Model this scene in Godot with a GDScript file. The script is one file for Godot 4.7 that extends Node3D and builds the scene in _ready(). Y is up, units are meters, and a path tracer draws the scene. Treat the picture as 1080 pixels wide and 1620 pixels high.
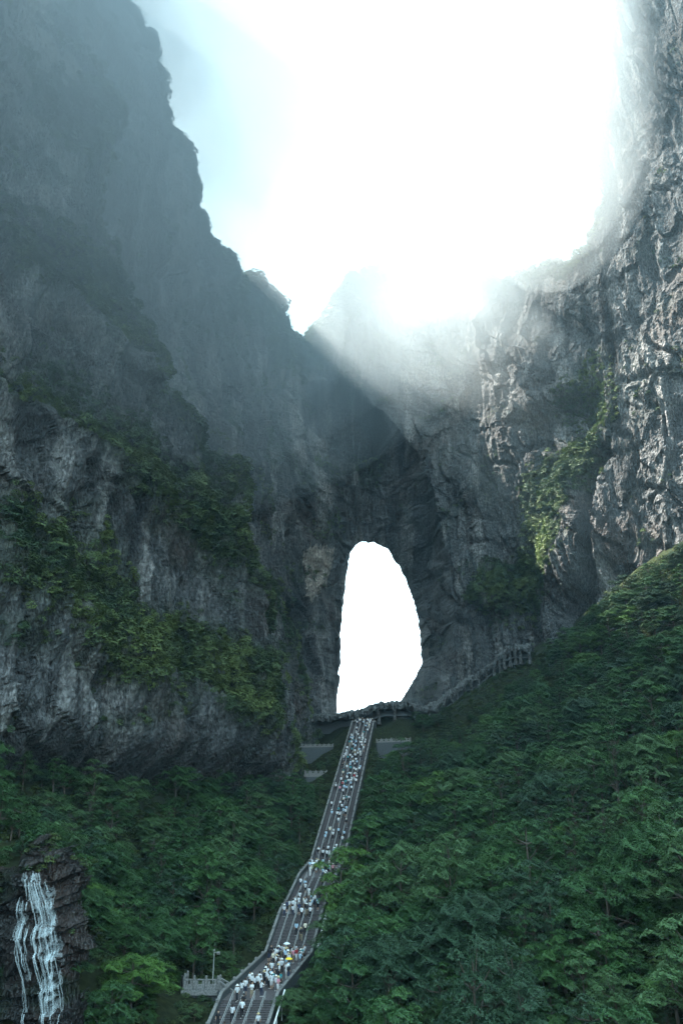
extends Node3D
# A natural rock arch between two cloud-wrapped cliffs, a long stairway full of visitors, forest on both sides.
# World: camera at the origin looking along -z (pitched up), y up, metres. "d" below is the distance along -z.

var rng := RandomNumberGenerator.new()
var names := {}

# ---------------------------------------------------------------- helpers
func W(x: float, y: float, d: float) -> Vector3:
	return Vector3(x, y, -d)

func lin(r: float, g: float, b: float) -> Color:          # linear reflectance -> the sRGB colour albedo_color wants
	return Color(r, g, b).linear_to_srgb()

func mat(c: Color, rough := 0.9, spec := 0.3) -> StandardMaterial3D:
	var m := StandardMaterial3D.new()
	m.albedo_color = c
	m.roughness = rough
	m.metallic_specular = spec
	return m

func numbered(called: String) -> String:
	if not names.has(called):
		names[called] = 0
		return called
	names[called] += 1
	return "%s_%03d" % [called, names[called]]

func thing(called: String, label: String, category: String, at := Vector3.ZERO, turn := 0.0, group := "") -> Node3D:
	var o := Node3D.new()
	o.name = numbered(called)
	o.position = at
	o.rotation.y = turn
	add_child(o, true)
	tag(o, label, category, group)
	return o

func tag(o: Node, label: String, category := "", group := "", kind := "") -> void:
	if label: o.set_meta("label", label)
	if category: o.set_meta("category", category)
	if group: o.set_meta("group", group)
	if kind: o.set_meta("kind", kind)

func part(called: String, m: Mesh, material: Material, parent: Node) -> MeshInstance3D:
	var o := MeshInstance3D.new()
	o.name = numbered(called) if parent == self else called
	o.mesh = m
	o.material_override = material
	parent.add_child(o, true)
	return o

class Geo:                                                # a bag of triangles
	var v := PackedVector3Array()
	var c := PackedColorArray()
	var i := PackedInt32Array()
	var col := Color(1, 1, 1)
	func tri(a: Vector3, b: Vector3, d: Vector3) -> void:
		var n := v.size()
		v.append(a); v.append(b); v.append(d)
		c.append(col); c.append(col); c.append(col)
		i.append(n); i.append(n + 1); i.append(n + 2)
	func quad(a: Vector3, b: Vector3, d: Vector3, e: Vector3) -> void:
		var n := v.size()
		v.append(a); v.append(b); v.append(d); v.append(e)
		for k in 4: c.append(col)
		i.append(n); i.append(n + 1); i.append(n + 2); i.append(n); i.append(n + 2); i.append(n + 3)
	func box(t: Transform3D, s: Vector3, bev := 0.0) -> void:      # chamfered on its upright and top edges
		var h := s * 0.5
		var b := minf(bev, minf(h.x, minf(h.y, h.z)) * 0.9)
		var rings := [[-h.y, 0.0], [h.y - b, 0.0], [h.y, b]]
		var pts := []
		for r in rings:
			var x: float = h.x - r[1]
			var z: float = h.z - r[1]
			pts.append([t * Vector3(-x + b, r[0], -z), t * Vector3(x - b, r[0], -z), t * Vector3(x, r[0], -z + b), t * Vector3(x, r[0], z - b), t * Vector3(x - b, r[0], z), t * Vector3(-x + b, r[0], z), t * Vector3(-x, r[0], z - b), t * Vector3(-x, r[0], -z + b)] if b > 0.0 else [t * Vector3(-x, r[0], -z), t * Vector3(x, r[0], -z), t * Vector3(x, r[0], z), t * Vector3(-x, r[0], z)])
		var n: int = pts[0].size()
		for k in (2 if b > 0.0 else 1):
			for j in n:
				quad(pts[k][j], pts[k + 1][j], pts[k + 1][(j + 1) % n], pts[k][(j + 1) % n])
		var top: Array = pts[2] if b > 0.0 else pts[1]
		for j in range(1, n - 1):
			tri(top[0], top[j], top[j + 1])
			tri(pts[0][0], pts[0][j + 1], pts[0][j])
	func tube(path: PackedVector3Array, radii: PackedFloat32Array, sides := 6) -> void:
		var base := v.size()
		for k in path.size():
			var dir := (path[mini(k + 1, path.size() - 1)] - path[maxi(k - 1, 0)]).normalized()
			var u := dir.cross(Vector3.RIGHT if absf(dir.x) < 0.8 else Vector3.UP).normalized()
			var w := dir.cross(u)
			for s in sides:
				var a := TAU * s / sides
				v.append(path[k] + (u * cos(a) + w * sin(a)) * radii[k])
				c.append(col)
		for k in path.size() - 1:
			for s in sides:
				var a := base + k * sides + s
				var b := base + k * sides + (s + 1) % sides
				i.append(a); i.append(b); i.append(b + sides)
				i.append(a); i.append(b + sides); i.append(a + sides)
		for k in range(1, sides - 1):
			i.append(base); i.append(base + k + 1); i.append(base + k)
			var e := base + (path.size() - 1) * sides
			i.append(e); i.append(e + k); i.append(e + k + 1)
	func mesh(smooth := false) -> ArrayMesh:
		var arr := []
		arr.resize(Mesh.ARRAY_MAX)
		arr[Mesh.ARRAY_VERTEX] = v
		arr[Mesh.ARRAY_INDEX] = i
		arr[Mesh.ARRAY_COLOR] = c
		if smooth:
			var nn := PackedVector3Array()
			nn.resize(v.size())
			for k in range(0, i.size(), 3):
				var f := (v[i[k + 2]] - v[i[k]]).cross(v[i[k + 1]] - v[i[k]])
				nn[i[k]] += f; nn[i[k + 1]] += f; nn[i[k + 2]] += f
			for k in nn.size(): nn[k] = nn[k].normalized()
			arr[Mesh.ARRAY_NORMAL] = nn
		var m := ArrayMesh.new()
		m.add_surface_from_arrays(Mesh.PRIMITIVE_TRIANGLES, arr)
		return m

func noise(sd: int, freq: float, octaves := 3, kind := FastNoiseLite.TYPE_SIMPLEX_SMOOTH) -> FastNoiseLite:
	var n := FastNoiseLite.new()
	n.seed = sd
	n.frequency = freq
	n.noise_type = kind
	n.fractal_type = FastNoiseLite.FRACTAL_FBM if octaves > 1 else FastNoiseLite.FRACTAL_NONE
	n.fractal_octaves = octaves
	return n

func cells(sd: int, freq: float, what: int) -> FastNoiseLite:
	var n := noise(sd, freq, 1, FastNoiseLite.TYPE_CELLULAR)
	n.cellular_return_type = what
	n.cellular_jitter = 1.0
	return n

func grain(sd: int, freq: float, low: float, high := 1.0, octaves := 4) -> NoiseTexture2D:
	var t := NoiseTexture2D.new()
	t.width = 512; t.height = 512
	t.seamless = true
	t.noise = noise(sd, freq, octaves)
	var g := Gradient.new()
	g.set_color(0, Color(low, low, low)); g.set_color(1, Color(high, high, high))
	t.color_ramp = g
	return t

# ---------------------------------------------------------------- the place
const CAM_PITCH := 22.0
const FOCAL := 1250.0                                     # in pixels of a 1620 pixel tall frame

func seen_at(p: Vector3) -> Vector3:                      # (x, y, depth) in a 1080 x 1620 frame; used only to choose which trees are near enough to be individuals
	var c := cos(deg_to_rad(CAM_PITCH)); var s := sin(deg_to_rad(CAM_PITCH))
	var z := -p.z * c + p.y * s
	return Vector3(540 + FOCAL * p.x / z, 810 - FOCAL * (p.y * c + p.z * s) / z, z)

func _ready() -> void:
	rng.seed = 11
	var cam := Camera3D.new()
	cam.name = "camera"
	cam.fov = rad_to_deg(2.0 * atan(810.0 / FOCAL))
	cam.near = 0.3
	cam.far = 3000.0
	cam.rotation_degrees = Vector3(CAM_PITCH, 0, 0)
	add_child(cam)
	cam.current = true
	var env := Environment.new()
	var sky := ProceduralSkyMaterial.new()
	sky.sky_top_color = Color(0.70, 0.88, 0.95)
	sky.sky_horizon_color = Color(0.88, 0.96, 0.98)
	sky.sky_curve = 0.25
	sky.ground_horizon_color = Color(0.35, 0.42, 0.42)
	sky.ground_bottom_color = Color(0.12, 0.16, 0.14)
	sky.sky_energy_multiplier = 1.0
	env.background_energy_multiplier = 0.40
	sky.sky_cover = sky_clouds()
	env.background_mode = Environment.BG_SKY
	env.sky = Sky.new()
	env.sky.sky_material = sky
	env.tonemap_mode = Environment.TONE_MAPPER_LINEAR
	env.tonemap_exposure = 12.0
	env.volumetric_fog_enabled = true
	env.volumetric_fog_density = 0.0002
	env.volumetric_fog_albedo = Color(0.76, 0.92, 1.0)
	env.volumetric_fog_anisotropy = 0.35
	env.sdfgi_enabled = true
	env.ssao_enabled = true
	env.ssil_enabled = true
	var we := WorldEnvironment.new()
	we.name = "environment"
	we.environment = env
	add_child(we)
	var sun := DirectionalLight3D.new()
	sun.name = "sun"
	sun.light_energy = 1.6
	sun.light_color = Color(1.0, 0.97, 0.92)
	sun.light_angular_distance = 0.5
	sun.shadow_enabled = true
	sun.sky_mode = DirectionalLight3D.SKY_MODE_LIGHT_ONLY
	add_child(sun)
	sun.look_at_from_position(Vector3(-60, 78, -16), Vector3.ZERO)

	build_path()
	fit_terrain()
	build_materials()
	build_terrain()
	build_cliffs()
	build_stairs()
	build_terraces()
	build_gallery()
	build_waterfall()
	build_forest()
	build_people()
	build_clouds()

func sky_clouds() -> NoiseTexture2D:
	var t := NoiseTexture2D.new()
	t.width = 1024; t.height = 512
	t.seamless = true
	t.noise = noise(5, 0.006, 5)
	var g := Gradient.new()
	g.set_color(0, Color(1, 1, 1, 0.0)); g.set_color(1, Color(1, 1, 1, 0.22))
	t.color_ramp = g
	return t

# plan of the cliff foot: x and d, running from the left of the frame round the arch to the right
const FOOT: Array[Vector2] = [Vector2(-150, 10), Vector2(-105, 70), Vector2(-76, 112), Vector2(-59, 142), Vector2(-43, 170), Vector2(-33, 200), Vector2(-24, 230), Vector2(-16, 256), Vector2(-8, 268), Vector2(8, 274), Vector2(24, 277), Vector2(38, 272), Vector2(58, 252), Vector2(77, 227), Vector2(92, 202), Vector2(108, 170), Vector2(126, 128), Vector2(150, 70)]
# how high the cliff stands: (place along FOOT, metres)
const HIGH: Array[Vector2] = [Vector2(0, 230), Vector2(1, 235), Vector2(2, 240), Vector2(3, 245), Vector2(3.6, 233), Vector2(4, 196), Vector2(4.5, 187), Vector2(5, 180), Vector2(5.3, 170), Vector2(5.8, 178), Vector2(6.3, 183), Vector2(7.0, 188), Vector2(7.6, 187), Vector2(8.0, 186), Vector2(8.35, 196), Vector2(8.7, 214), Vector2(9, 226), Vector2(10, 235), Vector2(11, 225), Vector2(12, 205), Vector2(13, 195), Vector2(13.3, 212), Vector2(13.6, 285), Vector2(14, 312), Vector2(15, 325), Vector2(17, 330)]
const LEAN := 0.06
var foot_p := PackedVector2Array()                        # every half metre
var foot_n := PackedVector2Array()                        # into the canyon
var foot_t := PackedFloat32Array()

func build_path() -> void:
	var dense := PackedVector2Array()
	var dt := PackedFloat32Array()
	for k in (FOOT.size() - 1) * 60 + 1:
		var t := k / 60.0
		var i := mini(int(t), FOOT.size() - 2)
		dense.append(FOOT[i].cubic_interpolate(FOOT[i + 1], FOOT[maxi(i - 1, 0)], FOOT[mini(i + 2, FOOT.size() - 1)], t - i))
		dt.append(t)
	var s := 0.0
	var next := 0.0
	for k in dense.size() - 1:
		var l := dense[k].distance_to(dense[k + 1])
		while next <= s + l:
			var q := (next - s) / l
			foot_p.append(dense[k].lerp(dense[k + 1], q))
			foot_t.append(lerpf(dt[k], dt[k + 1], q))
			next += 0.5
		s += l
	for k in foot_p.size():
		var tangent := (foot_p[mini(k + 4, foot_p.size() - 1)] - foot_p[maxi(k - 4, 0)]).normalized()
		foot_n.append(Vector2(tangent.y, -tangent.x))

func foot(u: float) -> Array:                             # [point, normal, parameter]
	var f := clampf(u * 2.0, 0.0, foot_p.size() - 1.01)
	var k := int(f)
	return [foot_p[k].lerp(foot_p[k + 1], f - k), foot_n[k].lerp(foot_n[k + 1], f - k).normalized(), lerpf(foot_t[k], foot_t[k + 1], f - k)]

func cliff_top(t: float) -> float:
	for k in HIGH.size() - 1:
		if t <= HIGH[k + 1].x:
			return lerpf(HIGH[k].y, HIGH[k + 1].y, smoothstep(0, 1, (t - HIGH[k].x) / (HIGH[k + 1].x - HIGH[k].x)))
	return HIGH[-1].y

# ---------------------------------------------------------------- terrain: a thin-plate sheet through measured ground points (x, y, d)
const GROUND: Array[Vector3] = [Vector3(-57, 11, 138), Vector3(-50, 10.5, 148), Vector3(-41, 8.5, 160), Vector3(-33, 9, 180), Vector3(-24, 13, 222), Vector3(-13, 16, 250), Vector3(-47, -5, 118), Vector3(-39, -6, 135), Vector3(-27, -7, 150), Vector3(-14, -6, 170), Vector3(-32, -11, 110), Vector3(-24, -17, 118), Vector3(-15, -17, 125), Vector3(-24, -22, 85), Vector3(-18, -23, 90), Vector3(-13, -24, 93), Vector3(91, 69, 198), Vector3(75, 60, 222), Vector3(57, 44, 245), Vector3(37, 35, 262), Vector3(70, 32, 160), Vector3(57, 26, 175), Vector3(39, 19, 195), Vector3(23, 17, 215), Vector3(50, 8, 120), Vector3(42, 5, 135), Vector3(29, 1, 150), Vector3(14, -2, 165), Vector3(32, -8, 80), Vector3(23, -11, 90), Vector3(15, -13, 100), Vector3(5, -13, 125), Vector3(2, -15, 130), Vector3(17, -15, 45), Vector3(14, -17, 55), Vector3(8, -20, 70), Vector3(-2, -22, 85), Vector3(-6, -24, 92),
	Vector3(10, 31.5, 249), Vector3(18, 32, 248), Vector3(24, 31.5, 250), Vector3(30, 33.5, 253), Vector3(36, 37.5, 254), Vector3(45, 42.5, 252), Vector3(52, 47.0, 249), Vector3(60, 49.5, 246), Vector3(12, 14.0, 228), Vector3(20, 13.5, 228), Vector3(15, 23.5, 236), Vector3(-8, 13.5, 229), Vector3(-12, 13.0, 229), Vector3(-8, 22, 236), Vector3(-6.5, 9.8, 209.5), Vector3(-6.5, 13.5, 215), Vector3(-34, -3, 97), Vector3(-45, 0, 97), Vector3(-40, -2, 104), Vector3(-28, -12, 97), Vector3(-38, -22, 82), Vector3(-4, 31, 262), Vector3(16, 35, 275), Vector3(12, 36, 300), Vector3(14, 34, 330), Vector3(14, 10, 400), Vector3(0, -2.5, 0), Vector3(0, -9, 12), Vector3(0, -20, 30), Vector3(40, -12, 20), Vector3(-45, -22, 40), Vector3(-70, -10, 90), Vector3(90, 20, 80), Vector3(-40, -8, -20), Vector3(40, -4, -20), Vector3(-100, 10, 60), Vector3(130, 60, 120), Vector3(0, 2, -60)]
# stairway: x, y, d of its centre line
const STAIR: Array[Vector3] = [Vector3(-12.3, -23.8, 90), Vector3(-10.3, -17.5, 102.6), Vector3(-7.3, -16.1, 123.5), Vector3(-6.0, -11.5, 132.9), Vector3(-5.6, -10.9, 140.5), Vector3(-4.0, -7.3, 148.0), Vector3(-2.8, -6.0, 166.6), Vector3(6.3, 29.3, 238.9), Vector3(7.6, 30.6, 252)]
const HALF := 3.0                                         # half its width

var tps_p := PackedVector3Array()
var tps_w := PackedFloat64Array()
var tps_ab := Vector3.ZERO

func fit_terrain() -> void:
	for g in GROUND: tps_p.append(g)
	for k in STAIR.size() - 1:
		for q in 4:
			var p := STAIR[k].lerp(STAIR[k + 1], q / 4.0)
			tps_p.append(p - Vector3(0, 1.2, 0))
	var n := tps_p.size()
	var m := n + 3
	var a := []
	for r in m:
		var row := PackedFloat64Array()
		row.resize(m + 1)
		a.append(row)
	for r in n:
		for q in n:
			a[r][q] = kernel(tps_p[r], tps_p[q]) + (2.0 if r == q else 0.0)
		a[r][n] = 1.0; a[r][n + 1] = tps_p[r].x; a[r][n + 2] = tps_p[r].z
		a[n][r] = 1.0; a[n + 1][r] = tps_p[r].x; a[n + 2][r] = tps_p[r].z
		a[r][m] = tps_p[r].y
	for k in m:
		var best := k
		for r in range(k, m):
			if absf(a[r][k]) > absf(a[best][k]): best = r
		var swap: PackedFloat64Array = a[k]
		a[k] = a[best]; a[best] = swap
		for r in m:
			if r == k or a[r][k] == 0.0: continue
			var f: float = a[r][k] / a[k][k]
			for q in range(k, m + 1): a[r][q] -= f * a[k][q]
	for k in n: tps_w.append(a[k][m] / a[k][k])
	tps_ab = Vector3(a[n][m] / a[n][n], a[n + 1][m] / a[n + 1][n + 1], a[n + 2][m] / a[n + 2][n + 2])
	for j in TH:
		for i in TW:
			ground_grid.append(raw_ground(TX0 + i * TS, TD0 + j * TS))

func kernel(p: Vector3, q: Vector3) -> float:
	var r2 := ((p.x - q.x) * (p.x - q.x) + (p.z - q.z) * (p.z - q.z)) * 0.0004
	return 0.0 if r2 < 1e-9 else r2 * log(r2) * 200.0

func raw_ground(x: float, d: float) -> float:
	var p := Vector3(x, 0, d)
	var y := tps_ab.x + tps_ab.y * x + tps_ab.z * d
	for k in tps_p.size():
		y += tps_w[k] * kernel(p, tps_p[k])
	return clampf(y, -60.0, 110.0)

const TS := 2.5
const TX0 := -170.0
const TD0 := -60.0
const TW := 142
const TH := 170
var ground_grid := PackedFloat32Array()
var lump := noise(31, 0.05, 3)

func ground(x: float, d: float) -> float:
	var fx := clampf((x - TX0) / TS, 0, TW - 1.001)
	var fd := clampf((d - TD0) / TS, 0, TH - 1.001)
	var i := int(fx); var j := int(fd)
	var a := lerpf(ground_grid[j * TW + i], ground_grid[j * TW + i + 1], fx - i)
	var b := lerpf(ground_grid[(j + 1) * TW + i], ground_grid[(j + 1) * TW + i + 1], fx - i)
	var y := lerpf(a, b, fd - j) + lump.get_noise_2d(x, d) * 1.6
	var s := stair_at(d)
	if d > 88.0 and d < 254.0:
		var off := absf(x - s.x)
		y = lerpf(s.y - 1.3, y, smoothstep(HALF + 0.5, HALF + (1.6 if d > 223.0 and d < 236.0 else 7.0), off))
	return y

func stair_at(d: float) -> Vector3:                       # smooth slope of the stairway at this distance
	for k in STAIR.size() - 1:
		if d <= STAIR[k + 1].z or k == STAIR.size() - 2:
			return STAIR[k].lerp(STAIR[k + 1], clampf((d - STAIR[k].z) / (STAIR[k + 1].z - STAIR[k].z), 0, 1))
	return STAIR[-1]

func stair_tangent(d: float) -> Vector3:
	for k in STAIR.size() - 1:
		if d <= STAIR[k + 1].z or k == STAIR.size() - 2:
			return (STAIR[k + 1] - STAIR[k])
	return Vector3.FORWARD

var rock: StandardMaterial3D
var soil: StandardMaterial3D
var concrete: StandardMaterial3D
var pale_stone: StandardMaterial3D
var dark_stone: StandardMaterial3D
var metal: StandardMaterial3D
var bark: StandardMaterial3D
var leaf: Array[StandardMaterial3D] = []
var shrub_leaf: StandardMaterial3D

func build_materials() -> void:
	rock = mat(Color.WHITE, 0.85, 0.35)
	rock.vertex_color_use_as_albedo = true
	rock.albedo_texture = grain(3, 0.02, 0.22, 1.0, 5)
	rock.uv1_triplanar = true
	rock.uv1_world_triplanar = true
	rock.uv1_scale = Vector3(0.12, 0.055, 0.12)
	rock.heightmap_enabled = true
	rock.heightmap_texture = grain(8, 0.03, 0.0, 1.0, 5)
	rock.heightmap_scale = 80.0
	soil = mat(lin(0.035, 0.045, 0.022), 1.0, 0.1)
	soil.albedo_texture = grain(9, 0.02, 0.4)
	soil.uv1_triplanar = true
	soil.uv1_world_triplanar = true
	soil.uv1_scale = Vector3(0.12, 0.12, 0.12)
	concrete = mat(lin(0.125, 0.113, 0.118), 0.9)
	concrete.albedo_texture = grain(12, 0.03, 0.6)
	concrete.uv1_triplanar = true
	concrete.uv1_world_triplanar = true
	concrete.uv1_scale = Vector3(0.25, 0.25, 0.25)
	pale_stone = concrete.duplicate()
	pale_stone.albedo_color = lin(0.24, 0.24, 0.235)
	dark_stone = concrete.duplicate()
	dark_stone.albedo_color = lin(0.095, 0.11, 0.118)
	metal = mat(lin(0.25, 0.26, 0.26), 0.45, 0.5)
	bark = mat(lin(0.07, 0.06, 0.05), 0.95, 0.2)
	for c in [lin(0.022, 0.066, 0.019), lin(0.032, 0.086, 0.022), lin(0.046, 0.096, 0.036), lin(0.056, 0.124, 0.024), lin(0.019, 0.050, 0.025)]:
		var m := mat(c, 0.55, 0.35)
		m.vertex_color_use_as_albedo = true
		m.backlight_enabled = true
		m.backlight = Color(0.25, 0.28, 0.1)
		leaf.append(m)
	shrub_leaf = mat(Color.WHITE, 0.6, 0.3)
	shrub_leaf.vertex_color_use_as_albedo = true
	shrub_leaf.backlight_enabled = true
	shrub_leaf.backlight = Color(0.35, 0.4, 0.18)

func build_terrain() -> void:
	var g := Geo.new()
	for j in TH:
		for i in TW:
			var x := TX0 + i * TS; var d := TD0 + j * TS
			g.v.append(W(x, ground(x, d), d))
			g.c.append(Color.WHITE)
	for j in TH - 1:
		for i in TW - 1:
			var a := j * TW + i
			g.i.append_array([a, a + TW, a + TW + 1, a, a + TW + 1, a + 1])
	var o := part("ground", g.mesh(true), soil, self)
	tag(o, "dark soil slopes of the valley under the forest", "ground", "", "structure")

# ---------------------------------------------------------------- cliffs
var n_big := noise(1, 0.011, 3)
var n_warp := noise(2, 0.03, 2)
var n_block := cells(3, 0.085, FastNoiseLite.RETURN_CELL_VALUE)
var n_chip := cells(4, 0.27, FastNoiseLite.RETURN_CELL_VALUE)
var n_crack := cells(5, 0.07, FastNoiseLite.RETURN_DISTANCE2_SUB)
var n_flute := noise(6, 0.07, 3)
var n_fine := noise(7, 0.35, 3)
var n_groove := noise(12, 0.21, 3)
var n_streak := noise(8, 0.10, 4)
var n_stain := noise(9, 0.035, 4)
var n_veg := noise(10, 0.05, 4)

const ARETE: Array[Vector2] = [Vector2(160, 190), Vector2(165, 135), Vector2(176, 110), Vector2(190, 96), Vector2(205, 82), Vector2(213, 68), Vector2(222, 58), Vector2(229, 48), Vector2(236, 35), Vector2(245, 20)]
const ARETE_FAR: Array[Vector2] = [Vector2(205, 82), Vector2(222, 76), Vector2(245, 72), Vector2(262, 65), Vector2(276, 57), Vector2(286, 49), Vector2(293, 36), Vector2(296, 26)]
const LEDGES := [
	[Vector2(138, 112), Vector2(147, 110), Vector2(160, 109), Vector2(170, 102), Vector2(184, 101), Vector2(200, 92)],
	[Vector2(138, 76), Vector2(152, 76), Vector2(166, 73), Vector2(183, 69), Vector2(206, 70)],
	[Vector2(140, 46), Vector2(157, 42), Vector2(169, 38), Vector2(179, 36), Vector2(202, 31), Vector2(224, 23)],
	[Vector2(135, 146), Vector2(150, 149), Vector2(160, 155), Vector2(171, 152)],
	[Vector2(356, 75), Vector2(367, 86)],
	[Vector2(436, 150), Vector2(424, 134), Vector2(412, 129), Vector2(401, 120), Vector2(391, 108), Vector2(384, 92), Vector2(372, 78)],
]
const FRONT: Array[Vector2] = [Vector2(-9.8, 139.8), Vector2(-2.5, 164), Vector2(7.7, 170), Vector2(20.2, 161), Vector2(29.4, 139.8), Vector2(35.3, 108.2), Vector2(37.3, 76.6), Vector2(37.3, 53.9), Vector2(32.3, 41.0), Vector2(21.4, 33), Vector2(-10.7, 33), Vector2(-15.5, 53.9), Vector2(-17.5, 76.6), Vector2(-15, 100.6), Vector2(-12.0, 123.7)]
const THROAT: Array[Vector2] = [Vector2(5.6, 107.6), Vector2(9.8, 112.4), Vector2(15.5, 113.4), Vector2(20.4, 110.8), Vector2(24.6, 100.1), Vector2(28.1, 89.6), Vector2(30.1, 75.5), Vector2(30.8, 61.8), Vector2(27.6, 54.6), Vector2(20.9, 43.3), Vector2(17, 36), Vector2(14.1, 34), Vector2(-2, 34), Vector2(-1.7, 42.8), Vector2(-0.5, 52.2), Vector2(1.2, 71.7), Vector2(3.0, 89.6)]
const CAVE := Vector2(13, 72)
var front_r := PackedFloat32Array()
var throat_r := PackedFloat32Array()

func polar(loop: Array[Vector2]) -> PackedFloat32Array:   # radius of a closed outline seen from CAVE, every degree
	var out := PackedFloat32Array()
	for k in 361:
		var dir := Vector2.from_angle(deg_to_rad(k))
		var r := 1.0
		for j in loop.size():
			var hit = Geometry2D.segment_intersects_segment(CAVE, CAVE + dir * 300.0, loop[j], loop[(j + 1) % loop.size()])
			if hit != null: r = maxf(r, CAVE.distance_to(hit))
		out.append(r)
	return out

func ring(r: PackedFloat32Array, a: float) -> float:
	var f := fposmod(rad_to_deg(a), 360.0)
	var k := mini(int(f), 359)
	return lerpf(r[k], r[k + 1], f - k)

func near_line(line: Array, p: Vector2) -> Vector3:       # (distance, signed side: + is above/right, place along 0..1)
	var best := 1e9
	var out := Vector3(1e9, 0, 0)
	for k in line.size() - 1:
		var a: Vector2 = line[k]; var b: Vector2 = line[k + 1]
		var t := clampf((p - a).dot(b - a) / (b - a).length_squared(), 0, 1)
		var q := a.lerp(b, t)
		var l := p.distance_squared_to(q)
		if l < best:
			best = l
			out = Vector3(sqrt(l), signf((b - a).cross(p - a)), (k + t) / (line.size() - 1))
	return out

var SCAR := PackedVector2Array([Vector2(-2.2, 107), Vector2(-8, 102), Vector2(-14.5, 97), Vector2(-13.5, 90), Vector2(-13, 82), Vector2(-11, 78.5), Vector2(-9, 84), Vector2(-5.5, 92)])   # outline of the fresh break
var last_scar := 0.0
var last_veg := 0.0
var last_hole := 1.0

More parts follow.
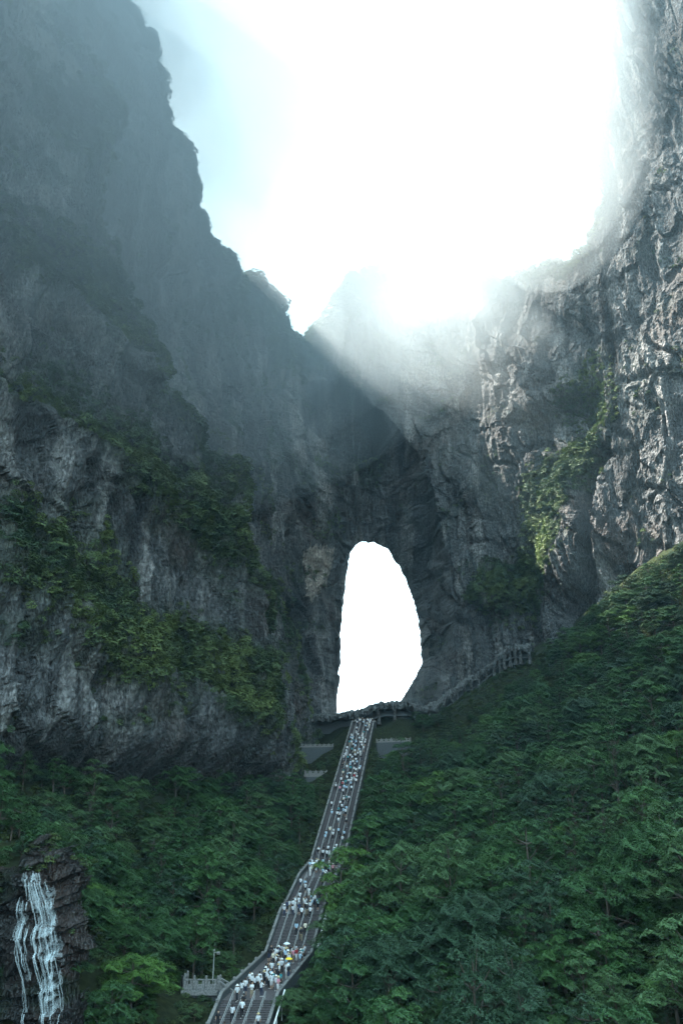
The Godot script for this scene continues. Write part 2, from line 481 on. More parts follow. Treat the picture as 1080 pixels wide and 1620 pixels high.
func cliff_point(u: float, y: float, top: float, f: Array) -> Vector3:
	var base: Vector2 = f[0]
	var n: Vector2 = f[1]
	var p := Vector2(u, y)
	var q := Vector3(base.x, y, base.y)
	var w := n_warp.get_noise_3dv(q)
	var w2 := n_warp.get_noise_3d(q.x + 90.0, q.y, q.z)
	var dd := -LEAN * y
	var veg := 0.0
	var side := smoothstep(150.0, 180.0, u)
	# the near left buttress stands out in front of what lies beyond its edge
	var wp := p + Vector2(w, w2) * 7.0
	var e := near_line(ARETE, wp)
	if u < 262.0:
		var inside := e.x * (-1.0 if e.y > 0.0 else 1.0)     # + towards the left of the edge
		dd += 14.0 * smoothstep(-2.5, 4.5, inside) * smoothstep(200.0, 150.0, y) * smoothstep(3.0, 18.0, y) * smoothstep(262.0, 246.0, u)
		veg = maxf(veg, smoothstep(10.0, 1.0, e.x * (1.0 if inside < 0.0 else 0.75) + w * 4.0) * (0.45 + 0.55 * smoothstep(130.0, 100.0, y)))
	if u > 195.0 and u < 305.0:
		var e2 := near_line(ARETE_FAR, wp)
		var below := e2.x * (-1.0 if e2.y > 0.0 else 1.0)
		dd += 8.0 * smoothstep(-3.0, 5.0, below) * smoothstep(196.0, 215.0, u) * smoothstep(299.0, 290.0, u)
		veg = maxf(veg, smoothstep(6.0, 1.0, e2.x) * 0.9)
		veg = maxf(veg, 0.55 * smoothstep(0.0, 4.0, below) * smoothstep(18.0, 6.0, below) * smoothstep(215.0, 235.0, u))
	for k in LEDGES.size():
		var l: Array = LEDGES[k]
		if u < l[0].x - 20.0 and u < l[-1].x - 20.0 or u > l[0].x + 20.0 and u > l[-1].x + 20.0: continue
		var e3 := near_line(l, wp)
		var ends := smoothstep(0.0, 0.06, e3.z) * smoothstep(1.0, 0.94, e3.z)
		if k == 5:
			veg = maxf(veg, smoothstep(17.0, 5.0, e3.x + w2 * 9.0 + n_fine.get_noise_3dv(q) * 7.0) * smoothstep(1.0, 0.4, 1.0 - e3.z))
			dd += (106.0 - y) * 0.30 * smoothstep(376.0, 388.0, u) * smoothstep(418.0, 404.0, u) * smoothstep(66.0, 86.0, y) * smoothstep(142.0, 132.0, y)
		else:
			dd += 2.8 * smoothstep(1.5, -2.5, y - (l[0] as Vector2).lerp(l[-1], e3.z).y) * smoothstep(14.0, 3.0, e3.x) * ends
			veg = maxf(veg, smoothstep(9.5, 2.0, (e3.x if y < (l[0] as Vector2).lerp(l[-1], e3.z).y else e3.x * 0.7) + w * 6.0) * ends)
	# the rib and the black cleft beside it on the sunlit wall
	if u > 380.0 and u < 450.0:
		var cleft := near_line([Vector2(410, 112), Vector2(405.5, 105), Vector2(402.5, 90), Vector2(398, 74), Vector2(394, 62)], wp)
		dd -= 8.0 * smoothstep(3.2, 0.6, cleft.x)
		dd += 2.6 * smoothstep(0.5, 5.0, cleft.x) * smoothstep(24.0, 8.0, cleft.x) * (1.0 if cleft.y < 0.0 else 0.0)
	if u > 400.0: dd += 15.0 * smoothstep(195.0, 290.0, y) * smoothstep(402.0, 424.0, u)
	# shape of the rock itself: broad bulges, tilted fracture blocks, upright flutes, chips
	var arch := smoothstep(278.0, 292.0, u) * smoothstep(352.0, 338.0, u)
	dd += n_big.get_noise_3d(q.x, q.y * 0.55, q.z) * lerpf(9.0, 3.0, arch)
	var sx := q.x + w * 9.0 + q.y * 0.35
	var sz := q.z + w2 * 9.0
	dd += n_block.get_noise_3d(sx, q.y * 0.38, sz) * 1.7
	dd += n_chip.get_noise_3d(sx, q.y * 0.42, sz) * 0.5
	dd -= 1.5 * smoothstep(0.16, 0.0, n_crack.get_noise_3d(sx, q.y * 0.3, sz) + 1.0)
	var fl := n_flute.get_noise_3d(q.x, q.y * 0.16, q.z)
	dd += (absf(fl) * -2.0 + 1.0) * 2.3
	dd -= absf(n_groove.get_noise_3d(q.x + q.y * 0.12, q.y * 0.13, q.z)) * 2.2
	dd += n_fine.get_noise_3dv(q) * 0.5
	# the vault: the wall sinks back to the throat of the arch
	last_hole = 1.0
	var vault := 0.0
	last_scar = 0.0
	if arch > 0.0:
		var off := Vector2(base.x, y) - CAVE
		var a := off.angle()
		var r := off.length()
		var rf := ring(front_r, a) * (1.0 + 0.05 * w)
		var rt := ring(throat_r, a) + n_fine.get_noise_3d(off.x * 0.5, y * 0.5, 3.0) * 0.9
		if r < rf:
			var t := clampf((rf - r) / (rf - rt), 0, 1)
			vault = 30.0 * pow(t, 0.75)
			# beds of the ceiling, like upturned steps
			if off.y > 15.0: vault += 0.9 * (fposmod(y * 0.12 + w * 1.1 + base.x * 0.012, 1.0) - 0.5) * smoothstep(0.0, 0.12, t) * smoothstep(1.0, 0.7, t) * smoothstep(15.0, 30.0, off.y)
			veg = 0.0
		vault += 15.0 * smoothstep(1.0, 0.72, Vector2((base.x - 3.5) / 16.0, (y - 158.0 + 0.25 * base.x) / 14.0).length() + 0.25 * w2)
		last_hole = r - rt
		last_scar = 0.0
		if off.x < -8.0:
			var at := Vector2(base.x + n.x * dd, y) + Vector2(n_fine.get_noise_2d(y * 2.0, 1.0), n_fine.get_noise_2d(base.x * 3.0, 5.0) * 3.0)
			if Geometry2D.is_point_in_polygon(at, SCAR):
				last_scar = 1.0
				vault -= 0.9
	veg = maxf(veg, smoothstep(9.0, 2.0, top - y) * (1.0 if u < 330.0 else 0.5))
	veg = maxf(veg, smoothstep(30.0, 12.0, top - y + w * 14.0) * smoothstep(226.0, 238.0, u) * smoothstep(345.0, 320.0, u))
	veg = maxf(veg, 0.36 * smoothstep(0.0, 0.4, n_veg.get_noise_3d(q.x, q.y * 1.2, q.z)) * (0.5 if u > 345.0 else 1.0))
	last_veg = veg if last_hole > 0.0 else 0.0
	return W(base.x + n.x * dd, y, base.y + n.y * dd + vault)

func rock_color(q: Vector3, veg: float) -> Color:         # one limestone: grey, dark lichen stains, rusty patches, pale mineral streaks, moss
	var c := Color(0.138, 0.150, 0.158)
	var s := n_stain.get_noise_3d(q.x, q.y * 0.5, q.z)
	c = c.lerp(Color(0.052, 0.059, 0.065), smoothstep(-0.05, 0.3, s))
	c = c.lerp(Color(0.15, 0.118, 0.105), 0.5 * smoothstep(0.12, 0.4, n_stain.get_noise_3d(q.x + 300.0, q.y * 0.8, q.z)))
	var st := n_streak.get_noise_3d(q.x, q.y * 0.13, q.z)
	var pale := smoothstep(0.10, 0.32, st + 0.25 * n_stain.get_noise_3d(q.x, q.y, q.z + 500.0))
	c = c.lerp(Color(0.44, 0.445, 0.44), pale * 0.62)
	var fine_streak := smoothstep(0.12, 0.45, n_groove.get_noise_3d(q.x * 1.5 + 40.0, q.y * 0.10, q.z * 1.5))
	c = c.lerp(Color(0.36, 0.37, 0.375), fine_streak * 0.42)
	c = c.lerp(Color(0.05, 0.056, 0.06), 0.6 * smoothstep(0.2, 0.5, -st))
	return c.lerp(Color(0.052, 0.085, 0.034), clampf(veg * 0.8, 0, 0.55))

var shrubs: Array[Transform3D] = []
var shrub_colors: Array[Color] = []

func build_cliffs() -> void:
	front_r = polar(FRONT)
	throat_r = polar(THROAT)
	cliff("cliff", 117.0, 281.8, 0.47, "dark grey fractured cliff with vegetated ledges left of the arch")
	cliff("arch_cliff", 281.0, 349.0, 0.42, "rock massif pierced by the tall natural arch")
	cliff("cliff", 348.2, 463.0, 0.47, "grey sunlit cliff right of the arch with a black cleft")
	cliff("cliff", 0.0, 118.0, 3.0, "cliff continuing left out of view")
	cliff("cliff", 462.0, 579.0, 3.0, "cliff continuing right out of view")
	# fresh pale rock face high on the left side of the vault
	var mm := MultiMesh.new()
	mm.transform_format = MultiMesh.TRANSFORM_3D
	mm.use_colors = true
	mm.mesh = shrub_mesh()
	mm.instance_count = shrubs.size()
	for k in shrubs.size():
		mm.set_instance_transform(k, shrubs[k])
		mm.set_instance_color(k, shrub_colors[k])
	var o := MultiMeshInstance3D.new()
	o.name = "cliff_shrubs"
	o.multimesh = mm
	o.material_override = shrub_leaf
	add_child(o, true)
	tag(o, "shrubs and grass clinging to the ledges of the cliffs", "shrubs", "", "stuff")
	print("shrubs ", shrubs.size())

func shrub_mesh() -> Mesh:
	var g := Geo.new()
	var r := RandomNumberGenerator.new()
	r.seed = 5
	for k in 110:
		var a := r.randf() * TAU
		var h := r.randf_range(-0.3, 1.0)
		var rad := sqrt(maxf(0.0, 1.0 - h * h)) * r.randf_range(0.55, 1.05)
		var p := Vector3(cos(a) * rad, h * 0.75, sin(a) * rad)
		var l := r.randf_range(0.6, 1.15)
		g.col = Color(l, l, l)
		leaf_card(g, p, (p + Vector3(0, 0.9, 0)).normalized(), 0.34, r)
	return g.mesh()

func leaf_card(g: Geo, p: Vector3, n: Vector3, size: float, r: RandomNumberGenerator) -> void:
	var t := n.cross(Vector3(r.randf() - 0.5, r.randf() - 0.5, r.randf() - 0.5).normalized()).normalized()
	var b := n.cross(t)
	var s := size * r.randf_range(0.7, 1.3)
	g.quad(p - t * s * 0.5, p + b * s * 0.36 + n * s * 0.08, p + t * s * 0.5 - n * s * 0.12, p - b * s * 0.36 + n * s * 0.08)

func cliff(called: String, u0: float, u1: float, step: float, label: String) -> void:
	var fine := step < 2.0
	var cols := int(round((u1 - u0) / step)) + 1
	var rows := int(round((250.0 if u0 < 348.0 else 300.0) / step))
	if not fine: rows = 80
	var back := 14 if fine else 8
	var g := Geo.new()
	var hole := PackedFloat32Array()
	for i in cols:
		var u := u0 + (u1 - u0) * i / (cols - 1.0)
		var f := foot(u)
		var top := cliff_top(f[2]) + n_warp.get_noise_2d(u * 1.7, 7.0) * 5.0 + n_fine.get_noise_2d(u * 0.8, 3.0) * 2.0
		var b0: Vector2 = f[0]
		var low := minf(ground(b0.x, b0.y), ground(b0.x + f[1].x * 14.0, b0.y + f[1].y * 14.0)) - 5.0
		var last := Vector3.ZERO
		for j in rows:
			var y := lerpf(low, top, j / (rows - 1.0))
			var p := cliff_point(u, y, top, f)
			var veg := last_veg
			hole.append(last_hole)
			g.v.append(p)
			g.c.append(rock_color(Vector3(b0.x, y, b0.y), veg) if last_scar == 0.0 else Color(0.56, 0.51, 0.45) * (1.0 + 0.3 * n_fine.get_noise_2d(u * 2.0, y * 2.0)))
			if fine and veg > 0.10 and (last_hole == 1.0 or last_hole > 3.0) and rng.randf() < pow(veg, 1.6) * 0.42 * step * step / 0.36:
				plant_shrub(p + W(f[1].x, 0.2, f[1].y) * rng.randf_range(0.0, 0.5), u, veg, top - y)
			last = p
		for j in back:                                    # over the edge and down the far side
			var q := (j + 1.0) / back
			var out := q * q * 110.0 + q * 6.0
			var y := top + (1.0 - exp(-q * 14.0)) * 3.0 - (0.0 if called == "arch_cliff" else 240.0) * smoothstep(0.55, 1.0, q)
			var p := Vector3(last.x - f[1].x * out, y + n_fine.get_noise_2d(u, out) * 1.5, last.z + f[1].y * out)
			g.v.append(p)
			g.c.append(Color(0.052, 0.085, 0.034))
			hole.append(9.0)
			if fine and j < 5 and rng.randf() < 0.35: plant_shrub(p, u, 1.0, 0.0)
	var n := rows + back
	var rim: Array[Vector3] = []
	for i in cols - 1:
		for j in n - 1:
			var a := i * n + j
			for t in [[a, a + 1, a + n + 1], [a, a + n + 1, a + n]]:
				var ins := 0
				for k in 3:
					if hole[t[k]] <= 0.0: ins += 1
				if ins == 0:
					g.i.append(t[0]); g.i.append(t[1]); g.i.append(t[2])
				elif ins < 3:                             # cut along the outline of the throat
					var loop: Array[int] = []
					var cut: Array[int] = []
					for k in 3:
						var p0: int = t[k]
						var p1: int = t[(k + 1) % 3]
						if hole[p0] > 0.0: loop.append(p0)
						if (hole[p0] > 0.0) != (hole[p1] > 0.0):
							var q := hole[p0] / (hole[p0] - hole[p1])
							g.v.append(g.v[p0].lerp(g.v[p1], q)); g.c.append(g.c[p0].lerp(g.c[p1], q))
							hole.append(0.0)
							loop.append(g.v.size() - 1); cut.append(g.v.size() - 1)
					for k in range(1, loop.size() - 1):
						g.i.append(loop[0]); g.i.append(loop[k]); g.i.append(loop[k + 1])
					if cut.size() == 2:
						rim.append(g.v[cut[0]]); rim.append(g.v[cut[1]])
	var o := part(called, g.mesh(), rock, self)
	tag(o, label, "cliff", "", "structure")
	if rim.size():                                        # thickness of the arch behind its throat
		var tg := Geo.new()
		tg.col = Color(0.14, 0.14, 0.14)
		for k in range(0, rim.size(), 2):
			var a := rim[k]; var b := rim[k + 1]
			for s in 8:
				var q0 := s / 8.0; var q1 := (s + 1) / 8.0
				tg.quad(through(a, q0), through(b, q0), through(b, q1), through(a, q1))
		part("passage", tg.mesh(), rock, o)

func through(p: Vector3, q: float) -> Vector3:
	var off := Vector2(p.x, p.y) - CAVE
	off *= 1.0 + 0.25 * q + 0.03 * sin(p.y * 0.9 + q * 9.0) * q
	return Vector3(CAVE.x + off.x, CAVE.y + off.y, p.z - 24.0 * q)

func plant_shrub(p: Vector3, u: float, veg: float, below_top: float) -> void:
	var s := rng.randf_range(0.5, 1.25) * lerpf(0.7, 1.45, veg)
	if below_top < 4.0: s *= rng.randf_range(1.0, 1.9)
	if u > 226.0 and u < 345.0 and below_top < 26.0: s *= rng.randf_range(1.1, 1.9)
	var b := Basis.from_euler(Vector3(rng.randf_range(-0.4, 0.4), rng.randf() * TAU, rng.randf_range(-0.4, 0.4))).scaled(Vector3(s, s * rng.randf_range(0.8, 1.2), s))
	shrubs.append(Transform3D(b, p))
	var k := clampf(n_veg.get_noise_3dv(p) * 1.4 + 0.4 + rng.randf_range(-0.2, 0.2), 0, 1)
	var c := Color(0.034, 0.066, 0.030).lerp(Color(0.10, 0.14, 0.042), k)
	shrub_colors.append(c)

# ---------------------------------------------------------------- stairway
const RISE := 0.16

func stair_surface(d: float) -> float:                    # height of the tread a foot finds at this distance
	for k in STAIR.size() - 1:
		if d <= STAIR[k + 1].z or k == STAIR.size() - 2:
			var a := STAIR[k]; var b := STAIR[k + 1]
			if is_landing(k): return lerpf(a.y, b.y, clampf((d - a.z) / (b.z - a.z), 0, 1))
			var n := int(round((b.y - a.y) / RISE))
			var run := (b.z - a.z) / n
			return a.y + (floorf(clampf((d - a.z) / run, 0, n - 1)) + 1.0) * (b.y - a.y) / n
	return STAIR[-1].y

func is_landing(k: int) -> bool:
	return k == 1 or k == 3 or k == 5 or k == 7

const FLIGHT_NAMES := ["lowest flight", "lower landing", "second flight", "middle landing", "third flight", "upper landing", "long flight", "top landing"]

func along(k: int, q: float, across: float, up := 0.0) -> Vector3:
	var p := STAIR[k].lerp(STAIR[k + 1], q)
	return W(p.x + across, p.y + up, p.z)

func build_stairs() -> void:
	var t := thing("stone_stairway", "long grey stone stairway climbing through the forest to the arch", "stairway", W(STAIR[0].x, STAIR[0].y, STAIR[0].z))
	t.position = Vector3.ZERO
	for k in STAIR.size() - 1:
		var a := STAIR[k]; var b := STAIR[k + 1]
		var g := Geo.new()
		if is_landing(k):
			g.quad(W(a.x - HALF, a.y, a.z), W(b.x - HALF, b.y, b.z), W(b.x + HALF, b.y, b.z), W(a.x + HALF, a.y, a.z))
			g.quad(W(a.x - HALF, a.y - 1.5, a.z), W(a.x - HALF, a.y, a.z), W(a.x + HALF, a.y, a.z), W(a.x + HALF, a.y - 1.5, a.z))
			var m := part("landing", g.mesh(), concrete, t)
			m.set_meta("label", FLIGHT_NAMES[k])
		else:
			var n := int(round((b.y - a.y) / RISE))
			for s in n:
				var p := a.lerp(b, s / float(n)); var q := a.lerp(b, (s + 1) / float(n))
				var rise := q.y - p.y
				g.quad(W(p.x - HALF, p.y, p.z), W(p.x - HALF, q.y, p.z), W(p.x + HALF, q.y, p.z), W(p.x + HALF, p.y, p.z))
				g.quad(W(p.x - HALF, q.y, p.z - 0.03), W(q.x - HALF, q.y, q.z), W(q.x + HALF, q.y, q.z), W(p.x + HALF, q.y, p.z - 0.03))
				g.quad(W(p.x - HALF, q.y, p.z - 0.03), W(p.x + HALF, q.y, p.z - 0.03), W(p.x + HALF, q.y - 0.04, p.z - 0.03), W(p.x - HALF, q.y - 0.04, p.z - 0.03))
			var m := part("steps", g.mesh(), concrete, t)
			m.set_meta("kind", "stuff")
			m.set_meta("label", FLIGHT_NAMES[k] + " of the stairway")
		# side parapets with a pale coping and posts
		for side in [-1.0, 1.0]:
			var x: float = side * (HALF + 0.16)
			var w := Geo.new()
			sweep(w, along(k, 0, x, -1.6), along(k, 1, x, -1.6), 0.28, 2.25)
			var wall := part("parapet", w.mesh(), dark_stone, t)
			var cp := Geo.new()
			sweep(cp, along(k, 0, x, 0.652), along(k, 1, x, 0.652), 0.36, 0.14)
			part("coping", cp.mesh(), pale_stone, wall)
			var len := a.distance_to(b)
			var np := maxi(1, int(len / 3.2))
			for s in np:
				var pg := Geo.new()
				pg.box(Transform3D(Basis(), along(k, (s + 0.5) / np, x, 0.95)), Vector3(0.3, 0.36, 0.3), 0.04)
				part("post", pg.mesh(), pale_stone, wall)
		# four handrails that divide the flight into lanes
		if not is_landing(k):
			for lane in [-1.8, -0.6, 0.6, 1.8]:
				var rg := Geo.new()
				var p0 := along(k, 0.01, lane, 0.9); var p1 := along(k, 0.99, lane, 0.9)
				rg.tube(PackedVector3Array([p0 - Vector3(0, 0.9, 0), p0, p1, p1 - Vector3(0, 0.9, 0)]), PackedFloat32Array([0.04, 0.045, 0.045, 0.04]), 6)
				rg.tube(PackedVector3Array([p0 - Vector3(0, 0.4, 0), p1 - Vector3(0, 0.4, 0)]), PackedFloat32Array([0.03, 0.03]), 5)
				var np := int(a.distance_to(b) / 2.2)
				for s in np:
					var pp := p0.lerp(p1, (s + 0.5) / np)
					rg.tube(PackedVector3Array([pp - Vector3(0, 0.95, 0), pp]), PackedFloat32Array([0.03, 0.03]), 5)
				part("handrail", rg.mesh(), metal, t)
	# white pipe rails that run beside the right parapet
	for seg in [[102.8, 90.5], [124.0, 132.5]]:
		var pg := Geo.new()
		var s0 := stair_at(seg[0]); var s1 := stair_at(seg[1])
		pg.tube(PackedVector3Array([W(s0.x + HALF + 0.9, s0.y + 0.9, s0.z), W(s1.x + HALF + 0.9, s1.y + 0.9, s1.z)]), PackedFloat32Array([0.09, 0.09]), 6)
		for q in 5:
			var p := s0.lerp(s1, (q + 0.5) / 5.0)
			pg.tube(PackedVector3Array([W(p.x + HALF + 0.9, p.y - 1.4, p.z), W(p.x + HALF + 0.9, p.y + 0.9, p.z)]), PackedFloat32Array([0.05, 0.05]), 5)
		var o := part("side_rail", pg.mesh(), mat(lin(0.7, 0.72, 0.72), 0.4), t)
		o.set_meta("label", "white painted rail beside the right parapet")

func sweep(g: Geo, a: Vector3, b: Vector3, wide: float, high: float) -> void:   # an upright-sided beam between two points
	var s := (b - a).cross(Vector3.UP).normalized() * wide * 0.5
	var h := Vector3(0, high, 0)
	g.quad(a - s, a - s + h, b - s + h, b - s)
	g.quad(a + s, b + s, b + s + h, a + s + h)
	g.quad(a - s + h, a + s + h, b + s + h, b - s + h)
	g.quad(a - s, b - s, b + s, a + s)
	g.quad(a - s, a + s, a + s + h, a - s + h)
	g.quad(b - s, b - s + h, b + s + h, b + s)

# ---------------------------------------------------------------- terraces, retaining walls, lamp
func balustrade(parent: Node3D, a: Vector3, b: Vector3, high := 1.1) -> void:   # posts, coping, pierced panels; local coordinates
	var len := a.distance_to(b)
	var n := maxi(2, int(len / 1.3) + 1)
	var cg := Geo.new()
	sweep(cg, a + Vector3(0, high * 0.82, 0), b + Vector3(0, high * 0.82, 0), 0.2, 0.12)
	sweep(cg, a, b, 0.2, 0.14)
	part("coping", cg.mesh(), pale_stone, parent)
	for k in n:
		var p := a.lerp(b, k / (n - 1.0))
		var pg := Geo.new()
		pg.box(Transform3D(Basis(), p + Vector3(0, high * 0.62, 0)), Vector3(0.26, high * 1.24, 0.26), 0.05)
		part("post", pg.mesh(), pale_stone, parent)
		if k < n - 1:
			var e := a.lerp(b, (k + 1) / (n - 1.0))
			var dir := (e - p)
			var panel := Geo.new()
			for q in [[0.12, 0.34], [0.66, 0.88]]:
				sweep(panel, p + dir * q[0] + Vector3(0, 0.145, 0), p + dir * q[1] + Vector3(0, 0.145, 0), 0.1, high * 0.82 - 0.15)
			sweep(panel, p + dir * 0.12 + Vector3(0, 0.145, 0), p + dir * 0.88 + Vector3(0, 0.145, 0), 0.09, high * 0.28)
			part("panel", panel.mesh(), pale_stone, parent)

func masonry(parent: Node3D, a: Vector3, b: Vector3, high: float) -> void:      # courses of block facing, local coordinates, top at a.y
	var core := Geo.new()
	sweep(core, a - Vector3(0, high, 0), b - Vector3(0, high, 0), 0.7, high - 0.004)
	part("wall_core", core.mesh(), dark_stone, parent)
	var dir := (b - a)
	var len := dir.length()
	var front := Vector3.UP.cross(dir).normalized()
	if front.z < 0.0: front = -front
	var g := Geo.new()
	var r := RandomNumberGenerator.new()
	r.seed = 77
	var y := 0.0
	var row := 0
	while y < high - 0.1:
		var x := -0.35 * (row % 2)
		while x < len:
			var w := r.randf_range(0.65, 0.95)
			var x0 := maxf(x + 0.02, 0.0); var x1 := minf(x + w - 0.02, len)
			if x1 - x0 > 0.1:
				var c := a + dir.normalized() * (x0 + x1) * 0.5 - Vector3(0, y + 0.2, 0) + front * 0.36
				var ang := atan2(-dir.z, dir.x)
				g.box(Transform3D(Basis(Vector3.UP, ang), c), Vector3(x1 - x0, 0.37, 0.1 + r.randf() * 0.05), 0.02)
			x += w
		y += 0.4
		row += 1
	var o := part("facing_blocks", g.mesh(), dark_stone, parent)
	o.set_meta("kind", "stuff")

func build_terraces() -> void:
	# retaining walls either side of the last stretch, a small look-out lower down
	var a := thing("retaining_wall", "grey stone retaining wall left of the stair top with a parapet", "wall", W(-12.6, 21.9, 232))
	masonry(a, Vector3(0, 0, 0), Vector3(10.2, 0.4, -2), 4.2)
	balustrade(a, Vector3(0, 0, 0), Vector3(10.2, 0.4, -2), 0.8)
	var b := thing("retaining_wall", "grey stone retaining wall right of the stair top with pale crenellated parapet", "wall", W(9.9, 23.2, 232))
	masonry(b, Vector3(0, 0, 0), Vector3(9.8, 0.6, -2), 4.2)
	balustrade(b, Vector3(0, 0, 0), Vector3(9.8, 0.6, -2), 1.0)
	var c := thing("lookout_terrace", "small pale lookout terrace with balustrade left of the long flight", "terrace", W(-9.4, 13.4, 213))
	var fl := Geo.new()
	fl.box(Transform3D(Basis(), Vector3(2.8, -0.25, -1.6)), Vector3(6.2, 0.5, 3.4), 0.06)
	part("deck", fl.mesh(), pale_stone, c)
	masonry(c, Vector3(0.2, -0.5, -0.3), Vector3(5.4, -0.5, -0.3), 2.2)
	balustrade(c, Vector3(0, 0, 0), Vector3(5.6, 0, 0), 1.0)
	# the terrace with the lamp beside the lower landing, tied to the stairway by a railed ramp
	var e := thing("lamp_terrace", "pale balustraded terrace on a dark pier beside the lower landing", "terrace", W(-18.6, -17.2, 107))
	var dk := Geo.new()
	dk.box(Transform3D(Basis(), Vector3(2.0, -0.3, -1.7)), Vector3(4.4, 0.6, 3.8), 0.06)
	part("deck", dk.mesh(), pale_stone, e)
	var pier := Geo.new()
	pier.box(Transform3D(Basis(), Vector3(2.6, -4.1, -1.7)), Vector3(3.0, 7.0, 3.2), 0.05)
	part("pier", pier.mesh(), dark_stone, e)
	balustrade(e, Vector3(-0.1, 0, 0.1), Vector3(4.1, 0, 0.1), 1.15)
	balustrade(e, Vector3(-0.1, 0, -3.4), Vector3(-0.1, 0, 0.1), 1.15)
	var rp := Geo.new()
	sweep(rp, Vector3(4.1, -0.5, -0.9), Vector3(7.3, -1.2, 1.2), 1.9, 0.4)
	part("ramp", rp.mesh(), dark_stone, e)
	balustrade(e, Vector3(4.25, 0, 0.2), Vector3(6.4, -0.9, 1.9), 1.0)
	balustrade(e, Vector3(4.1, 0.0, -1.8), Vector3(7.0, -1.0, 0.2), 1.0)
	var lamp := thing("lamp_post", "thin grey post with floodlight and camera on the pale terrace", "lamp post", W(-15.2, -17.2, 107.4))
	var pg := Geo.new()
	pg.tube(PackedVector3Array([Vector3(0, 0, 0), Vector3(0, 0.3, 0), Vector3(0, 0.31, 0), Vector3(0, 3.9, 0)]), PackedFloat32Array([0.12, 0.11, 0.06, 0.045]), 8)
	part("pole", pg.mesh(), metal, lamp)
	var ag := Geo.new()
	ag.tube(PackedVector3Array([Vector3(0, 3.75, 0), Vector3(0.45, 3.8, 0)]), PackedFloat32Array([0.03, 0.03]), 6)
	part("bracket", ag.mesh(), metal, lamp)
	var hg := Geo.new()
	hg.box(Transform3D(Basis(Vector3.RIGHT, 0.4), Vector3(0.5, 3.7, 0)), Vector3(0.42, 0.3, 0.2), 0.05)
	part("floodlight", hg.mesh(), pale_stone, lamp)
	var cg := Geo.new()
	cg.box(Transform3D(Basis(Vector3.RIGHT, 0.3), Vector3(0, 3.98, 0.05)), Vector3(0.2, 0.16, 0.36), 0.04)
	part("camera_box", cg.mesh(), pale_stone, lamp)

# ---------------------------------------------------------------- covered gallery along the foot of the arch
func build_gallery() -> void:
	var line: Array[Vector3] = [Vector3(-9.5, 33.2, 256), Vector3(-2, 33.0, 254), Vector3(4.5, 33.6, 252), Vector3(9.5, 35.0, 251), Vector3(13, 36.2, 251), Vector3(20, 36.4, 252), Vector3(26, 35.0, 254), Vector3(31, 37.6, 256), Vector3(36, 41.5, 257), Vector3(40, 44.6, 257), Vector3(45, 46.5, 256), Vector3(49.5, 50.2, 254), Vector3(52.5, 53.0, 252), Vector3(55.5, 53.9, 250), Vector3(60, 53.6, 248)]
	var t := thing("covered_gallery", "rock-roofed gallery on pillars climbing right from the stair top", "gallery", W(9.5, 30.5, 251))
	var org := t.position
	var r := RandomNumberGenerator.new()
	r.seed = 21
	for k in line.size() - 1:
		var a := W(line[k].x, line[k].y, line[k].z) - org
		var b := W(line[k + 1].x, line[k + 1].y, line[k + 1].z) - org
		var n := 10
		var g := Geo.new()
		g.col = Color(0.22, 0.24, 0.245)
		var prof := [Vector2(1.9, -0.55), Vector2(2.15, -0.1), Vector2(1.7, 0.35), Vector2(0.6, 0.6), Vector2(-1.0, 0.75), Vector2(-3.2, 0.5), Vector2(-3.4, -0.3), Vector2(-1.0, -0.45)]
		var ringv := []
		for s in n + 1:
			var p := a.lerp(b, s / float(n))
			var dir := (b - a).normalized()
			var out := Vector3(-dir.z, 0, dir.x).normalized()
			if out.z < 0.0: out = -out
			var row := []
			for q: Vector2 in prof:
				var pt := p + out * q.x + Vector3(0, q.y, 0)
				var wn := org + pt
				pt.y += q.y * 0.9
				row.append(pt + out * n_fine.get_noise_3dv(wn * 1.2) * 1.9 + Vector3(0, n_fine.get_noise_3d(wn.x * 1.3, 9.0 + q.x * 0.7, wn.z * 1.3) * 1.3, 0))
			ringv.append(row)
		for s in n:
			for q in prof.size():
				var q2 := (q + 1) % prof.size()
				g.quad(ringv[s][q], ringv[s + 1][q], ringv[s + 1][q2], ringv[s][q2])
		part("roof_section", g.mesh(), rock, t)
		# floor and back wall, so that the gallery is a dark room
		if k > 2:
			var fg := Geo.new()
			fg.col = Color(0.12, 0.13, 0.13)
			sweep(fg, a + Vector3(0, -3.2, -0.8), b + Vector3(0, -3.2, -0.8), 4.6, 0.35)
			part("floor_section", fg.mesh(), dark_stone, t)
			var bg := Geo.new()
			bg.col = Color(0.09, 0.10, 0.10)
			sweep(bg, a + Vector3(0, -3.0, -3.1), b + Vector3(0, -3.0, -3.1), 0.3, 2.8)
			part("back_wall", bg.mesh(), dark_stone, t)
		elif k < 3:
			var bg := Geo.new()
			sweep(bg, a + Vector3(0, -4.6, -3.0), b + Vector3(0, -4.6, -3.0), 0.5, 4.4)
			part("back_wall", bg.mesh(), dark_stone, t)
		# pillars under the front edge, swelling at head and foot like roots
		if k >= 3:
			for q in [0.5] if k < 6 else [0.25, 0.8]:
				var p := a.lerp(b, q) + Vector3(0, -0.2, 1.35)
				var gy := ground(org.x + p.x, -(org.z + p.z)) - org.y - 0.6
				var hgt := clampf(p.y - gy, 2.5, 5.0)
				var pg := Geo.new()
				pg.col = Color(0.16, 0.17, 0.17)
				var lean := r.randf_range(-0.35, 0.35)
				pg.tube(PackedVector3Array([p, p + Vector3(lean * 0.3, -hgt * 0.18, 0), p + Vector3(lean, -hgt * 0.6, 0.05), p + Vector3(lean * 0.6, -hgt, 0.1)]), PackedFloat32Array([0.8, 0.5, 0.45, 0.75]), 7)
				part("pillar", pg.mesh(), rock, t)

